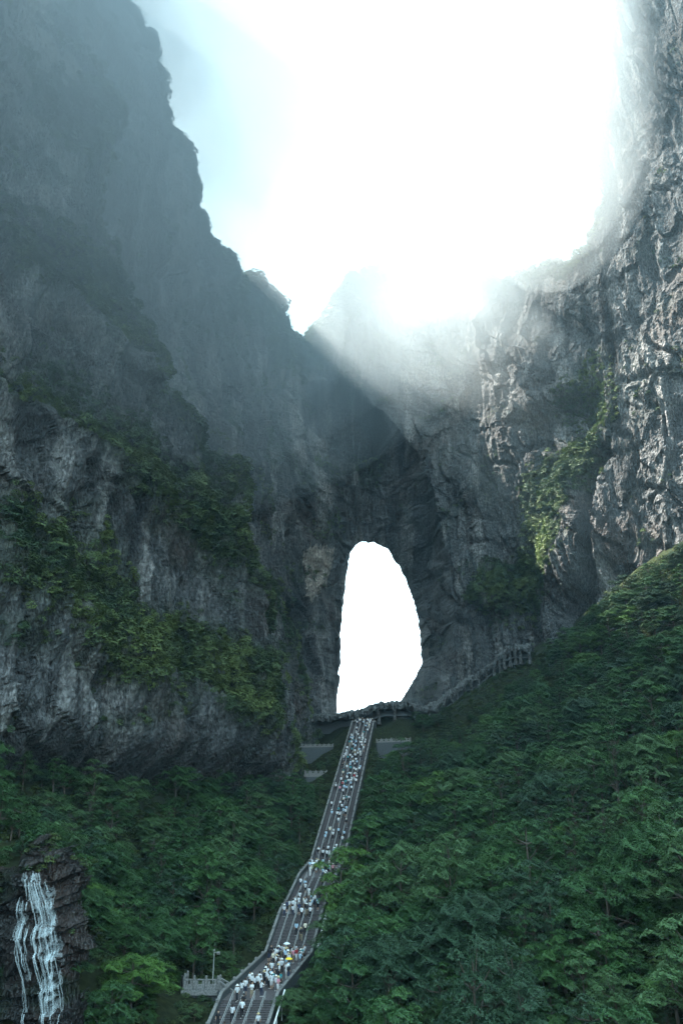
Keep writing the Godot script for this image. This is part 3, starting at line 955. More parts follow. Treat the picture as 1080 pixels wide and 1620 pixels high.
# ---------------------------------------------------------------- waterfall and its outcrop
func outcrop(x: float, y: float) -> Vector3:              # local face: x to the right, y up, metres
	var w := n_warp.get_noise_3d(x * 2.0, y * 2.0, 50.0)
	var d := 87.0 + (y + 10.0) * 0.16
	d -= 1.5 * n_block.get_noise_3d(x * 2.2 + w * 4.0, y * 2.6, 20.0) + 2.6 * n_warp.get_noise_3d(x * 5.0, y * 3.5, 90.0)
	d -= 0.7 * n_chip.get_noise_3d(x * 2.0, y * 3.2, 20.0)
	d -= 0.35 * n_fine.get_noise_3d(x * 2.0, y * 3.0, 8.0)
	var bed := fposmod(y * 0.42 + w * 1.3 + x * 0.05, 1.0)  # ledges
	d += bed * 1.1
	d += pow(maxf(0.0, (x + 28.0 + y * 0.06 + w * 2.0 + n_warp.get_noise_2d(y * 4.0, 30.0) * 1.4) / 1.2), 2.0) * 2.0       # turns back into the hill at its right end
	d += pow(maxf(0.0, y + 3.0 + w * 5.0 + n_warp.get_noise_2d(x * 4.0, 60.0) * 3.0) / 1.6, 2.0) * 2.0
	return W(x, y, d)

func build_waterfall() -> void:
	var g := Geo.new()
	var nx := 190; var ny := 230
	for i in nx:
		for j in ny:
			var x := lerpf(-50.0, -24.5, i / (nx - 1.0)); var y := lerpf(-28.0, 0.5, j / (ny - 1.0))
			g.v.append(outcrop(x, y))
			var s := n_stain.get_noise_3d(x * 3.0, y * 2.0, 0.0)
			var c := Color(0.035, 0.033, 0.034).lerp(Color(0.075, 0.055, 0.05), smoothstep(-0.1, 0.4, s))
			c = c.lerp(Color(0.02, 0.035, 0.018), smoothstep(0.05, 0.35, n_veg.get_noise_3d(x * 3.0, y * 3.0, 4.0)) * 0.8)
			g.c.append(c)
	for i in nx - 1:
		for j in ny - 1:
			var a := i * ny + j
			if g.v[a].z < -89.5: continue
			g.i.append_array([a, a + 1, a + ny + 1, a, a + ny + 1, a + ny])
	var wet := rock.duplicate()
	wet.roughness = 0.4
	var rk := part("rock_outcrop", g.mesh(), wet, self)
	tag(rk, "dark wet rock outcrop behind the waterfall at the lower left corner", "rock")
	var t := thing("waterfall", "thin white waterfall running down the dark outcrop at lower left", "waterfall")
	var water := mat(lin(0.62, 0.72, 0.76), 0.5, 0.5)
	water.transparency = BaseMaterial3D.TRANSPARENCY_ALPHA
	water.albedo_color.a = 0.3
	var film := water.duplicate()
	film.albedo_color.a = 0.13
	var courses := {
		"main_stream": [[-31.2, -3.6], [-30.8, -5.4], [-30.2, -7.4], [-29.6, -9.8], [-28.9, -12.2], [-28.2, -14.4], [-27.6, -17.8]],
		"side_stream": [[-32.3, -6.0], [-31.9, -8.0], [-31.3, -10.4], [-30.4, -13.0], [-29.5, -17.5]],
		"edge_stream": [[-30.4, -4.4], [-29.6, -6.2], [-28.9, -8.2], [-28.4, -10.6], [-28.0, -13.0], [-27.7, -15.8]],
	}
	var r := RandomNumberGenerator.new()
	r.seed = 3
	for called in courses:
		var line: Array = courses[called]
		var wg := Geo.new()
		var count := 84 if called == "main_stream" else 26
		for s in count:
			var spread := (1.15 if called == "main_stream" else 0.55)
			var off := r.randfn(0.0, spread * 0.55)
			var from := pow(r.randf(), 1.4) * 0.85; var to := minf(1.0, from + r.randf_range(0.06, 0.38))
			var prev := Vector3.ZERO
			var pw := 0.0
			var wander := r.randf() * 40.0
			var wid := r.randf_range(0.015, 0.05) * (1.0 if called == "main_stream" else 0.75)
			var steps := maxi(4, int((to - from) * 90.0))
			for k in steps + 1:
				var q := lerpf(from, to, k / float(steps)) * (line.size() - 1)
				var i := mini(int(q), line.size() - 2)
				var x: float = lerpf(line[i][0], line[i + 1][0], q - i) + off * (0.45 + 0.6 * sin(q / (line.size() - 1) * 2.6)) + n_fine.get_noise_2d(q * 1.2, wander) * 0.10
				var y: float = lerpf(line[i][1], line[i + 1][1], q - i)
				var p := outcrop(x + 0.7, y) + Vector3(0, 0, 0.07)
				if k > 0: p.z = maxf(p.z, prev.z - 0.05)     # water drops clear of an overhang
				var ww := wid * (0.6 + 1.6 * maxf(0.0, n_flute.get_noise_2d(q * 9.0, wander * 3.0) + 0.4))
				if k > 0:
					wg.quad(prev - Vector3(pw, 0, 0), prev + Vector3(0, 0, 0.05), p + Vector3(0, 0, 0.05), p - Vector3(ww, 0, 0))
					wg.quad(prev + Vector3(0, 0, 0.05), prev + Vector3(pw, 0, 0), p + Vector3(ww, 0, 0), p + Vector3(0, 0, 0.05))
				prev = p
				pw = ww
		part(called, wg.mesh(), water, t).set_meta("kind", "stuff")
		# thin films of water between the threads
		var fg := Geo.new()
		for s in (16 if called == "main_stream" else 5):
			var off := r.randfn(0.0, 0.55 if called == "main_stream" else 0.25)
			var from := r.randf_range(0.0, 0.8); var to := minf(1.0, from + r.randf_range(0.08, 0.3))
			var half := r.randf_range(0.15, 0.45)
			var prev: Array = []
			for k in 13:
				var q := lerpf(from, to, k / 12.0) * (line.size() - 1)
				var i := mini(int(q), line.size() - 2)
				var x: float = lerpf(line[i][0], line[i + 1][0], q - i) + off
				var y: float = lerpf(line[i][1], line[i + 1][1], q - i)
				var hw := half * sin((k + 0.6) / 13.2 * PI) * (1.0 + 0.5 * n_fine.get_noise_2d(q * 7.0, s * 9.0))
				var row := []
				for e in 4: row.append(outcrop(x + 0.7 + hw * (e / 1.5 - 1.0), y) + Vector3(0, 0, 0.05))
				if prev.size():
					for e in 3: fg.quad(prev[e], prev[e + 1], row[e + 1], row[e])
				prev = row
		part("water_film", fg.mesh(), film, t).set_meta("kind", "stuff")

# ---------------------------------------------------------------- forest
func tree_mesh(sd: int, spread: float, high: float, tiers: int) -> Array:       # [trunk and limbs, crown]
	var r := RandomNumberGenerator.new()
	r.seed = sd
	var wood := Geo.new()
	var crown := Geo.new()
	var bend := Vector3(r.randf_range(-0.5, 0.5), 0, r.randf_range(-0.5, 0.5))
	var trunk := PackedVector3Array([Vector3(0, -1.0, 0), Vector3(0, high * 0.25, 0) + bend * 0.3, Vector3(0, high * 0.55, 0) + bend, Vector3(0, high * 0.88, 0) + bend * 0.7])
	wood.tube(trunk, PackedFloat32Array([0.22, 0.17, 0.11, 0.04]), 7)
	for k in tiers:
		var lev := lerpf(0.38, 1.0, (k + r.randf() * 0.8) / tiers)
		var a := k * 2.4 + r.randf_range(-0.5, 0.5)
		var reach := spread * sqrt(maxf(0.05, 1.0 - pow((lev - 0.45) / 0.62, 2.0))) * r.randf_range(0.45, 1.0)
		if k == tiers - 1: reach = 0.3; lev = 1.0
		var c := Vector3(cos(a) * reach, lev * high + r.randf_range(-0.2, 0.2), sin(a) * reach)
		var root := trunk[2].lerp(trunk[1], r.randf() * 0.8) if lev < 0.8 else trunk[2].lerp(trunk[3], 0.5)
		wood.tube(PackedVector3Array([root, root.lerp(c, 0.55) + Vector3(0, -0.25, 0), c - Vector3(0, 0.15, 0)]), PackedFloat32Array([0.07, 0.045, 0.015]), 5)
		var rx := r.randf_range(0.7, 1.3) * spread * 0.40
		var ry := rx * r.randf_range(0.22, 0.34)
		var tone := r.randf_range(0.8, 1.2)
		var count := int(720 * rx * rx)
		for s in count:
			var q := r.randf() * TAU
			var rr := sqrt(r.randf())
			var edge := 1.0 + 0.28 * sin(q * 3.0 + k) + 0.16 * sin(q * 7.0 + 2.0 * k)
			var dome := sqrt(maxf(0.0, 1.0 - rr * rr))
			var p := c + Vector3(cos(q) * rr * rx * edge, ry * (dome * r.randf_range(0.45, 1.1) - 0.35) - 0.16 * rr * rr * rx + 0.13 * sin(q * 5.0 + rr * 6.0) * rx, sin(q) * rr * rx * edge)
			var l := tone * r.randf_range(0.65, 1.3)
			crown.col = Color(l * r.randf_range(0.85, 1.1), l, l * r.randf_range(0.75, 1.05))
			leaf_card(crown, p, (Vector3(cos(q) * rr, 1.5, sin(q) * rr) + Vector3(r.randf_range(-0.6, 0.6), 0, r.randf_range(-0.6, 0.6))).normalized(), r.randf_range(0.11, 0.18), r)
	return [wood.mesh(true), crown.mesh()]

func behind_cliff(x: float, d: float) -> float:           # metres in front of the cliff foot (negative behind)
	var best := 1e9
	var at := 0
	for k in range(0, foot_p.size(), 8):
		var l := foot_p[k].distance_squared_to(Vector2(x, d))
		if l < best:
			best = l; at = k
	return (Vector2(x, d) - foot_p[at]).dot(foot_n[at])

const MARKS := [["waterfall", Vector3(-32, -9, 87)], ["lamp terrace", Vector3(-16.5, -15, 107)], ["lower landing", Vector3(-8.8, -17, 113)], ["middle landing", Vector3(-5.8, -11, 137)], ["upper landing", Vector3(-3.4, -6.6, 158)], ["foot of the long flight", Vector3(-1, 0, 180)], ["middle of the long flight", Vector3(2.5, 14, 208)], ["small lookout terrace", Vector3(-6.5, 15, 213)], ["right retaining wall", Vector3(15, 26, 233)], ["left retaining wall", Vector3(-8, 25, 232)], ["gallery's climbing end", Vector3(52, 52, 252)], ["foot of the left cliff", Vector3(-42, 4, 160)], ["black cleft in the right cliff", Vector3(78, 66, 216)], ["lower right corner", Vector3(19, -11, 50)], ["right edge of the view", Vector3(58, 12, 125)]]
const TONES := ["dark green", "mid green", "grey-green", "bright yellow-green", "deep blue-green"]

func build_forest() -> void:
	var kinds := []
	var specs := [[101, 3.3, 6.6, 15], [102, 2.7, 7.8, 15], [103, 3.8, 6.0, 16], [104, 2.3, 5.6, 11], [105, 3.1, 8.6, 17], [106, 3.0, 5.2, 13], [107, 1.9, 8.4, 18], [108, 4.2, 7.4, 19]]
	for s in specs: kinds.append(tree_mesh(s[0], s[1], s[2], s[3]))
	var r := RandomNumberGenerator.new()
	r.seed = 404
	var spots := []
	var tone := noise(61, 0.035, 3)
	var gap := 4.7
	for j in range(2, 52):
		for i in range(-31, 31):
			var d := 36.0 + j * gap + r.randf_range(-1.5, 1.5)
			var x := i * gap + r.randf_range(-1.5, 1.5)
			var roll := r.randf()
			var big := r.randf()
			var sc_near := 1.0
			var sc_cut := 1.0
			if d < 60.0: sc_near = 0.7
			if absf(x) > d * 0.62 + 8.0: continue
			var s := stair_at(d)
			var clear := HALF + 1.0 + 3.2 * lerpf(0.75, 1.5, big * big * 0.6 + big * 0.4) if d > 152.0 or x < s.x or d < 128.0 else HALF + 2.0 + roll
			if d > 84.0 and d < 256.0 and absf(x - s.x) < clear: continue
			if d < 98.0 and x > -0.205 * d and x < -0.05 * d: continue
			if x < -25.5 and d < 90.5 and x > -60.0: continue
			if x < -0.30 * d + 2.0 and d < 84.0: continue
			if x < -11.0 and x > -20.5 and d > 99.0 and d < 113.0: continue
			if x < -9.0 and x > -22.0 and d > 84.0 and d < 100.0: sc_cut = 0.6
			if d > 222.0 and x > -14.0 and x < 22.0: continue
			if d > 201.0 and d < 216.0 and x > -11.0 and x < -2.0: continue
			var front := behind_cliff(x, d)
			if front < 4.0: continue
			if front < 9.0: sc_cut = 0.5
			if d > 236.0 and x > 20.0 and front < 25.0: sc_cut = 0.45
			var y := ground(x, d)
			var k := int(roll * 7.99)
			var sc := lerpf(0.7, 1.4, big * big * 0.6 + big * 0.4) * (0.85 if d < 110.0 else 1.0) * (0.8 if front < 16.0 or d > 215.0 else 1.0)
			if d > 195.0 and x > 4.0 and x < 60.0: sc *= 0.62
			if d > 195.0 and x < 0.0: sc *= 0.7
			var tn := tone.get_noise_2d(x, d) + r.randf_range(-0.28, 0.28)
			var m := 4 if tn < -0.28 else 0 if tn < 0.0 else 1 if tn < 0.2 else 2 if tn < 0.44 else 3
			sc *= sc_cut * sc_near
			if d < 62.0 and m == 3: m = 1
			if x < -10.0 and m == 3 and r.randf() < 0.7: m = 0
			var p := W(x, y - 0.3, d)
			var v := seen_at(p + Vector3(0, 4, 0))
			var vis: bool = v.x > -60 and v.x < 1140 and v.y < 1720 and v.y > 600
			spots.append({"p": p, "k": k, "s": sc, "h": r.randf_range(0.8, 1.3), "m": m, "turn": r.randf() * TAU, "size": (sc / v.z) if vis else 0.0, "vis": vis})
	for n in 1500:                                        # young trees that fill the gaps
		var d := r.randf_range(48.0, 200.0)
		var x := r.randf_range(-0.56, 0.56) * d + r.randf_range(-4, 4)
		var s := stair_at(d)
		if d > 84.0 and absf(x - s.x) < HALF + 2.4: continue
		if x < -24.5 and d < 92.5: continue
		if d < 97.0 and x > -0.20 * d and x < -0.07 * d: continue
		if x < -11.0 and x > -20.5 and d > 103.0 and d < 113.0: continue
		if behind_cliff(x, d) < 3.0: continue
		var p := W(x, ground(x, d) - 0.3, d)
		var v := seen_at(p + Vector3(0, 2, 0))
		var vis: bool = v.x > -60 and v.x < 1140 and v.y < 1720 and v.y > 600
		var sc := r.randf_range(0.3, 0.55)
		spots.append({"p": p, "k": r.randi() % 8, "s": sc, "h": r.randf_range(0.8, 1.3), "m": [0, 0, 1, 1, 2, 4][r.randi() % 6], "turn": r.randf() * TAU, "size": (sc / v.z) if vis else 0.0, "vis": vis})
	spots.sort_custom(func(a, b): return a.size > b.size)
	print("trees ", spots.size())
	# the 300 that show largest, one by one
	var ranks := {}
	for n in mini(300, spots.size()):
		var sp: Dictionary = spots[n]
		var best := 1e9
		var mark := 0
		for q in MARKS.size():
			var mp: Vector3 = MARKS[q][1]
			var l: float = sp.p.distance_to(W(mp.x, mp.y, mp.z))
			if l < best: best = l; mark = q
		sp["mark"] = mark
		sp["far"] = best
	var order := spots.slice(0, mini(300, spots.size()))
	order.sort_custom(func(a, b): return a.far < b.far)
	for sp in order:
		var mp: Vector3 = MARKS[sp.mark][1]
		var rel: Vector3 = sp.p - W(mp.x, mp.y, mp.z)
		var word := ("right of" if rel.x > 0.0 else "left of") if absf(rel.x) > absf(rel.z) else ("above" if rel.z < 0.0 else "below")
		var where := "%s tree %s the %s" % [TONES[sp.m], word, MARKS[sp.mark][0]]
		ranks[where] = ranks.get(where, 0) + 1
		var o := thing("tree", "%s, %s nearest to it" % [where, ordinal(ranks[where])], "tree", sp.p, sp.turn, "trees of the forest beside the stairway")
		o.scale = Vector3(sp.s, sp.s * sp.h, sp.s)
		part("trunk", kinds[sp.k][0], bark, o)
		part("crown", kinds[sp.k][1], leaf[sp.m], o)
	# the rest of the wood
	var wood := thing("distant_forest", "dense green forest filling the slopes beyond the nearer trees", "forest")
	wood.set_meta("kind", "stuff")
	for k in kinds.size():
		for m in leaf.size():
			var list := []
			for n in range(300, spots.size()):
				if spots[n].k == k and spots[n].m == m: list.append(spots[n])
			if list.is_empty(): continue
			scatter("crowns", kinds[k][1], leaf[m], list, wood)
			scatter("trunks", kinds[k][0], bark, list, wood)
	# undergrowth between the trees
	var low: Array[Transform3D] = []
	var lc: Array[Color] = []
	for n in 26000:
		var d := sqrt(r.randf()) * 235.0 + 34.0
		var x := r.randf_range(-1.0, 1.0) * (d * 0.55 + 6.0)
		var s := stair_at(d)
		var far_off := absf(x - s.x)
		if d > 86.0 and d < 254.0 and far_off < HALF + 0.9: continue
		if x < -26.0 and d < 87.5: continue
		if behind_cliff(x, d) < -1.0: continue
		if d > 250.0 and x > -12.0 and x < 24.0: continue
		var z := r.randf_range(0.5, 1.3)
		if d > 240.0: z *= 0.8
		var near_wall: bool = (d > 226.0 and x > -14.0 and x < 22.0)
		if near_wall: z *= 0.32
		if d > 203.0 and d < 216.0 and x > -11.0 and x < -2.0: z *= 0.4
		if x < -11.0 and x > -21.0 and d > 98.0 and d < 113.0: z *= 0.6
		low.append(Transform3D(Basis.from_euler(Vector3(0, r.randf() * TAU, 0)).scaled(Vector3(z, z * 0.9, z)), W(x, ground(x, d) + 0.1, d)))
		lc.append(Color(0.020, 0.046, 0.018).lerp(Color(0.06, 0.085, 0.024), r.randf() * 0.8))
	for n in 420:                                         # plants rooted on the outcrop
		var x := r.randf_range(-48.0, -25.5); var y := r.randf_range(-24.0, -0.5)
		if x > -33.6 and x < -26.6 and y < -3.6: continue
		if n_veg.get_noise_2d(x * 2.0, y * 2.0) + 0.10 * (y + 9.0) < 0.12: continue
		var q := outcrop(x, y)
		if q.z < -91.5: continue
		var z := r.randf_range(0.3, 0.8)
		low.append(Transform3D(Basis.from_euler(Vector3(0.3, r.randf() * TAU, 0)).scaled(Vector3(z, z * 0.9, z)), q + Vector3(0, 0.05, 0.1)))
		lc.append(Color(0.020, 0.046, 0.018).lerp(Color(0.06, 0.085, 0.024), r.randf()))
	var mm := MultiMesh.new()
	mm.transform_format = MultiMesh.TRANSFORM_3D
	mm.use_colors = true
	mm.mesh = shrub_mesh()
	mm.instance_count = low.size()
	for k in low.size():
		mm.set_instance_transform(k, low[k])
		mm.set_instance_color(k, lc[k])
	var u := MultiMeshInstance3D.new()
	u.name = "undergrowth"
	u.multimesh = mm
	u.material_override = shrub_leaf
	add_child(u, true)
	tag(u, "low shrubs and ferns covering the ground between the trees", "undergrowth", "", "stuff")

func scatter(called: String, m: Mesh, material: Material, list: Array, parent: Node) -> void:
	var mm := MultiMesh.new()
	mm.transform_format = MultiMesh.TRANSFORM_3D
	mm.mesh = m
	mm.instance_count = list.size()
	for n in list.size():
		var sp: Dictionary = list[n]
		mm.set_instance_transform(n, Transform3D(Basis(Vector3.UP, sp.turn).scaled(Vector3(sp.s, sp.s * sp.h, sp.s)), sp.p))
	var o := MultiMeshInstance3D.new()
	o.name = called
	o.multimesh = mm
	o.material_override = material
	o.set_meta("kind", "stuff")
	parent.add_child(o, true)

func ordinal(n: int) -> String:
	var tail := "th" if n % 100 in [11, 12, 13] else {1: "st", 2: "nd", 3: "rd"}.get(n % 10, "th")
	return "%d%s" % [n, tail]

# ---------------------------------------------------------------- people
func field(p: Vector3, bones: Array, k: float) -> float:
	var d := 10.0
	for b in bones:
		var a: Vector3 = b[0]
		var ab: Vector3 = b[1] - a
		var t := clampf((p - a).dot(ab) / maxf(ab.length_squared(), 1e-6), 0, 1)
		var e := p.distance_to(a + ab * t) - lerpf(b[2], b[3], t)
		if e > d + k: continue
		var h := clampf(0.5 + 0.5 * (d - e) / k, 0, 1)
		d = lerpf(d, e, h) - k * h * (1.0 - h)
	return d

func nets(g: Geo, bones: Array, cell: float, k: float) -> void:                 # surface nets of the joined bones
	var lo := Vector3.ONE * 9.0
	var hi := Vector3.ONE * -9.0
	for b in bones:
		for e in 2:
			var rad: float = b[2 + e]
			lo = lo.min(b[e] - Vector3.ONE * rad); hi = hi.max(b[e] + Vector3.ONE * rad)
	lo -= Vector3.ONE * cell * 1.5; hi += Vector3.ONE * cell * 1.5
	var n := Vector3i(((hi - lo) / cell).ceil()) + Vector3i.ONE
	var val := PackedFloat32Array()
	val.resize(n.x * n.y * n.z)
	for z in n.z:
		for y in n.y:
			for x in n.x:
				val[(z * n.y + y) * n.x + x] = field(lo + Vector3(x, y, z) * cell, bones, k)
	var step: Array[int] = [1, n.x, n.x * n.y]
	var at := {}
	for z in n.z - 1:
		for y in n.y - 1:
			for x in n.x - 1:
				var o := (z * n.y + y) * n.x + x
				var sum := Vector3.ZERO
				var count := 0
				for e in 12:
					var ax := e / 4
					var c0 := o + (step[(ax + 1) % 3] if e & 1 else 0) + (step[(ax + 2) % 3] if e & 2 else 0)
					var v0 := val[c0]; var v1 := val[c0 + step[ax]]
					if (v0 < 0.0) != (v1 < 0.0):
						var p := Vector3.ZERO
						p[(ax + 1) % 3] = 1.0 if e & 1 else 0.0
						p[(ax + 2) % 3] = 1.0 if e & 2 else 0.0
						p[ax] = v0 / (v0 - v1)
						sum += p
						count += 1
				if count:
					at[o] = g.v.size()
					g.v.append(lo + (Vector3(x, y, z) + sum / count) * cell)
					g.c.append(g.col)
	for o in at:
		for ax in 3:
			var a: int = step[(ax + 1) % 3]; var b: int = step[(ax + 2) % 3]
			if not (at.has(o - a) and at.has(o - b) and at.has(o - a - b)): continue
			var v0 := val[o]; var v1 := val[o + step[ax]]
			if (v0 < 0.0) == (v1 < 0.0): continue
			var q := [at[o], at[o - a], at[o - a - b], at[o - b]]
			if v0 < 0.0: q = [q[0], q[3], q[2], q[1]]
			g.i.append_array([q[0], q[1], q[2], q[0], q[2], q[3]])

func figure(pose: Dictionary) -> Dictionary:              # meshes of one pose: body (skin), top, trousers, hair, shoes; faces -z
	var hip: Vector3 = Vector3(0, 0.90, 0) + pose.get("shift", Vector3.ZERO)
	var lean: float = pose.get("lean", 0.0)
	var chest := hip + Vector3(0, 0.36 * cos(lean), -0.36 * sin(lean))
	var neck := hip + Vector3(0, 0.53 * cos(lean), -0.53 * sin(lean))
	var head := neck + Vector3(0, 0.155, -0.02 - 0.05 * sin(lean))
	var body := [[hip, chest, 0.115, 0.12], [chest, neck, 0.12, 0.055], [neck, head, 0.05, 0.055]]
	var topb := [[hip + Vector3(0, 0.02, 0), chest, 0.14, 0.148], [chest, neck - Vector3(0, 0.05, 0), 0.148, 0.085]]
	var legs := [[hip, hip + Vector3(0, 0.06, 0), 0.14, 0.125]]
	var shoes := []
	for s in 2:
		var sg := -1.0 if s == 0 else 1.0
		var sh := neck + Vector3(sg * 0.175, -0.075, 0)
		var arm: Array = pose.arms[s]
		var el: Vector3 = sh + Vector3(sg * arm[0].x, arm[0].y, arm[0].z)
		var wr: Vector3 = el + Vector3(sg * arm[1].x, arm[1].y, arm[1].z)
		body.append([chest + Vector3(sg * 0.08, 0.09, 0), sh, 0.075, 0.058])
		body.append([sh, el, 0.05, 0.04]); body.append([el, wr, 0.04, 0.028])
		var palm := wr + (wr - el).normalized() * 0.08
		body.append([wr, palm, 0.03, 0.034])
		topb.append([chest + Vector3(sg * 0.08, 0.09, 0), sh, 0.09, 0.078])
		topb.append([sh, sh.lerp(el, 0.75), 0.07, 0.066])
		var leg: Array = pose.legs[s]
		var hp := hip + Vector3(sg * 0.09, -0.04, 0)
		var kn: Vector3 = hp + Vector3(sg * 0.01, leg[0].y, leg[0].z)
		var an: Vector3 = kn + Vector3(0, leg[1].y, leg[1].z)
		body.append([hip, hp, 0.11, 0.10]); body.append([hp, kn, 0.085, 0.055]); body.append([kn, an, 0.055, 0.036])
		var toe := an + Vector3(sg * 0.02, -0.045, -0.16)
		body.append([an, toe, 0.038, 0.03])
		legs.append([hip, hp, 0.12, 0.118]); legs.append([hp, kn, 0.104, 0.076])
		if pose.get("long", true): legs.append([kn, kn.lerp(an, 0.9), 0.074, 0.058])
		shoes.append([an + Vector3(0, -0.04, 0.04), toe, 0.045, 0.042])
		var gh := Geo.new()
	var out := {}
	var g := Geo.new()
	nets(g, body, 0.04, 0.03)
	# head with brow, nose, chin and ears on a finer grid; fingers rooted in the palms
	nets(g, [[head + Vector3(0, 0.02, 0.01), head + Vector3(0, 0.015, 0.0), 0.096, 0.094], [head + Vector3(0, -0.05, -0.035), head + Vector3(0, -0.07, -0.045), 0.062, 0.045], [head + Vector3(0, 0.005, -0.088), head + Vector3(0, -0.025, -0.108), 0.014, 0.018], [head + Vector3(-0.092, 0.0, 0.01), head + Vector3(-0.096, -0.03, 0.01), 0.018, 0.014], [head + Vector3(0.092, 0.0, 0.01), head + Vector3(0.096, -0.03, 0.01), 0.018, 0.014], [head + Vector3(-0.035, 0.028, -0.086), head + Vector3(0.035, 0.028, -0.086), 0.014, 0.014], [head + Vector3(-0.02, -0.055, -0.092), head + Vector3(0.02, -0.055, -0.092), 0.012, 0.012]], 0.014, 0.02)
	for s in 2:
		var sg := -1.0 if s == 0 else 1.0
		var arm: Array = pose.arms[s]
		var sh := neck + Vector3(sg * 0.175, -0.075, 0)
		var el: Vector3 = sh + Vector3(sg * arm[0].x, arm[0].y, arm[0].z)
		var wr: Vector3 = el + Vector3(sg * arm[1].x, arm[1].y, arm[1].z)
		var dir := (wr - el).normalized()
		var acr := dir.cross(Vector3.RIGHT).normalized()
		var inw := acr.cross(dir).normalized() * -sg
		for f in 5:
			var o := wr + dir * 0.09 + acr * (f - 1.5) * 0.018
			var l: float = [0.075, 0.083, 0.077, 0.06, 0.055][f]
			if f == 4:
				o = wr + dir * 0.035 - acr * 0.03
				g.tube(PackedVector3Array([o, o - acr * 0.03 + dir * 0.03, o - acr * 0.03 + dir * 0.06 + inw * 0.01]), PackedFloat32Array([0.011, 0.010, 0.007]), 5)
			else:
				g.tube(PackedVector3Array([o, o + dir * l * 0.5 + inw * 0.008, o + dir * l * 0.85 + inw * 0.03]), PackedFloat32Array([0.0095, 0.009, 0.006]), 5)
	out["body"] = g.mesh(true)
	g = Geo.new(); nets(g, topb, 0.04, 0.03); out["shirt"] = g.mesh(true)
	g = Geo.new(); nets(g, legs, 0.04, 0.025); out["trousers"] = g.mesh(true)
	g = Geo.new(); nets(g, shoes, 0.03, 0.01); out["shoes"] = g.mesh(true)
	g = Geo.new(); nets(g, [[head + Vector3(0, 0.05, 0.012), head + Vector3(0, -0.01, 0.035), 0.095, 0.09]], 0.025, 0.02); out["hair"] = g.mesh(true)
	g = Geo.new(); nets(g, [[head + Vector3(0, 0.05, 0.012), head + Vector3(0, 0.0, 0.035), 0.098, 0.09], [head + Vector3(0, -0.05, 0.06), head + Vector3(0, -0.24, 0.10), 0.07, 0.045]], 0.025, 0.02); out["long_hair"] = g.mesh(true)
	g = Geo.new()
	lathe(g, head + Vector3(0, 0.045, 0.005), [[0.0, 0.125], [0.07, 0.118], [0.108, 0.06], [0.115, 0.02], [0.20, -0.02], [0.20, -0.032], [0.11, 0.0]])
	out["sun_hat"] = g.mesh(true)
	out["hand"] = neck + Vector3(0.175 + pose.arms[1][0].x + pose.arms[1][1].x, -0.075 + pose.arms[1][0].y + pose.arms[1][1].y, pose.arms[1][0].z + pose.arms[1][1].z)
	return out

func lathe(g: Geo, c: Vector3, prof: Array, sides := 12) -> void:
	var base := g.v.size()
	for p in prof:
		for s in sides:
			g.v.append(c + Vector3(cos(TAU * s / sides) * p[0], p[1], sin(TAU * s / sides) * p[0]))
			g.c.append(g.col)
	for k in prof.size() - 1:
		for s in sides:
			var a := base + k * sides + s; var b := base + k * sides + (s + 1) % sides
			g.i.append_array([a, a + sides, b, b, a + sides, b + sides])

const SHIRTS := [["white", 0.52, 0.54, 0.56, 46], ["pale grey", 0.42, 0.43, 0.45, 12], ["black", 0.022, 0.022, 0.026, 17], ["pale blue", 0.30, 0.42, 0.52, 16], ["teal", 0.04, 0.22, 0.25, 7], ["pink", 0.50, 0.22, 0.27, 2], ["navy", 0.03, 0.045, 0.09, 6], ["red", 0.30, 0.04, 0.05, 1], ["cream", 0.55, 0.50, 0.40, 4], ["orange", 0.55, 0.24, 0.05, 1]]
const PANTS := [["black trousers", 0.02, 0.02, 0.024, 50], ["navy trousers", 0.035, 0.045, 0.075, 20], ["grey trousers", 0.14, 0.14, 0.15, 14], ["white trousers", 0.50, 0.50, 0.50, 8], ["khaki trousers", 0.24, 0.20, 0.14, 8]]

func pick(list: Array, r: RandomNumberGenerator) -> Array:
	var sum := 0.0
	for e in list: sum += e[4]
	var q := r.randf() * sum
	for e in list:
		q -= e[4]
		if q <= 0.0: return e
	return list[0]

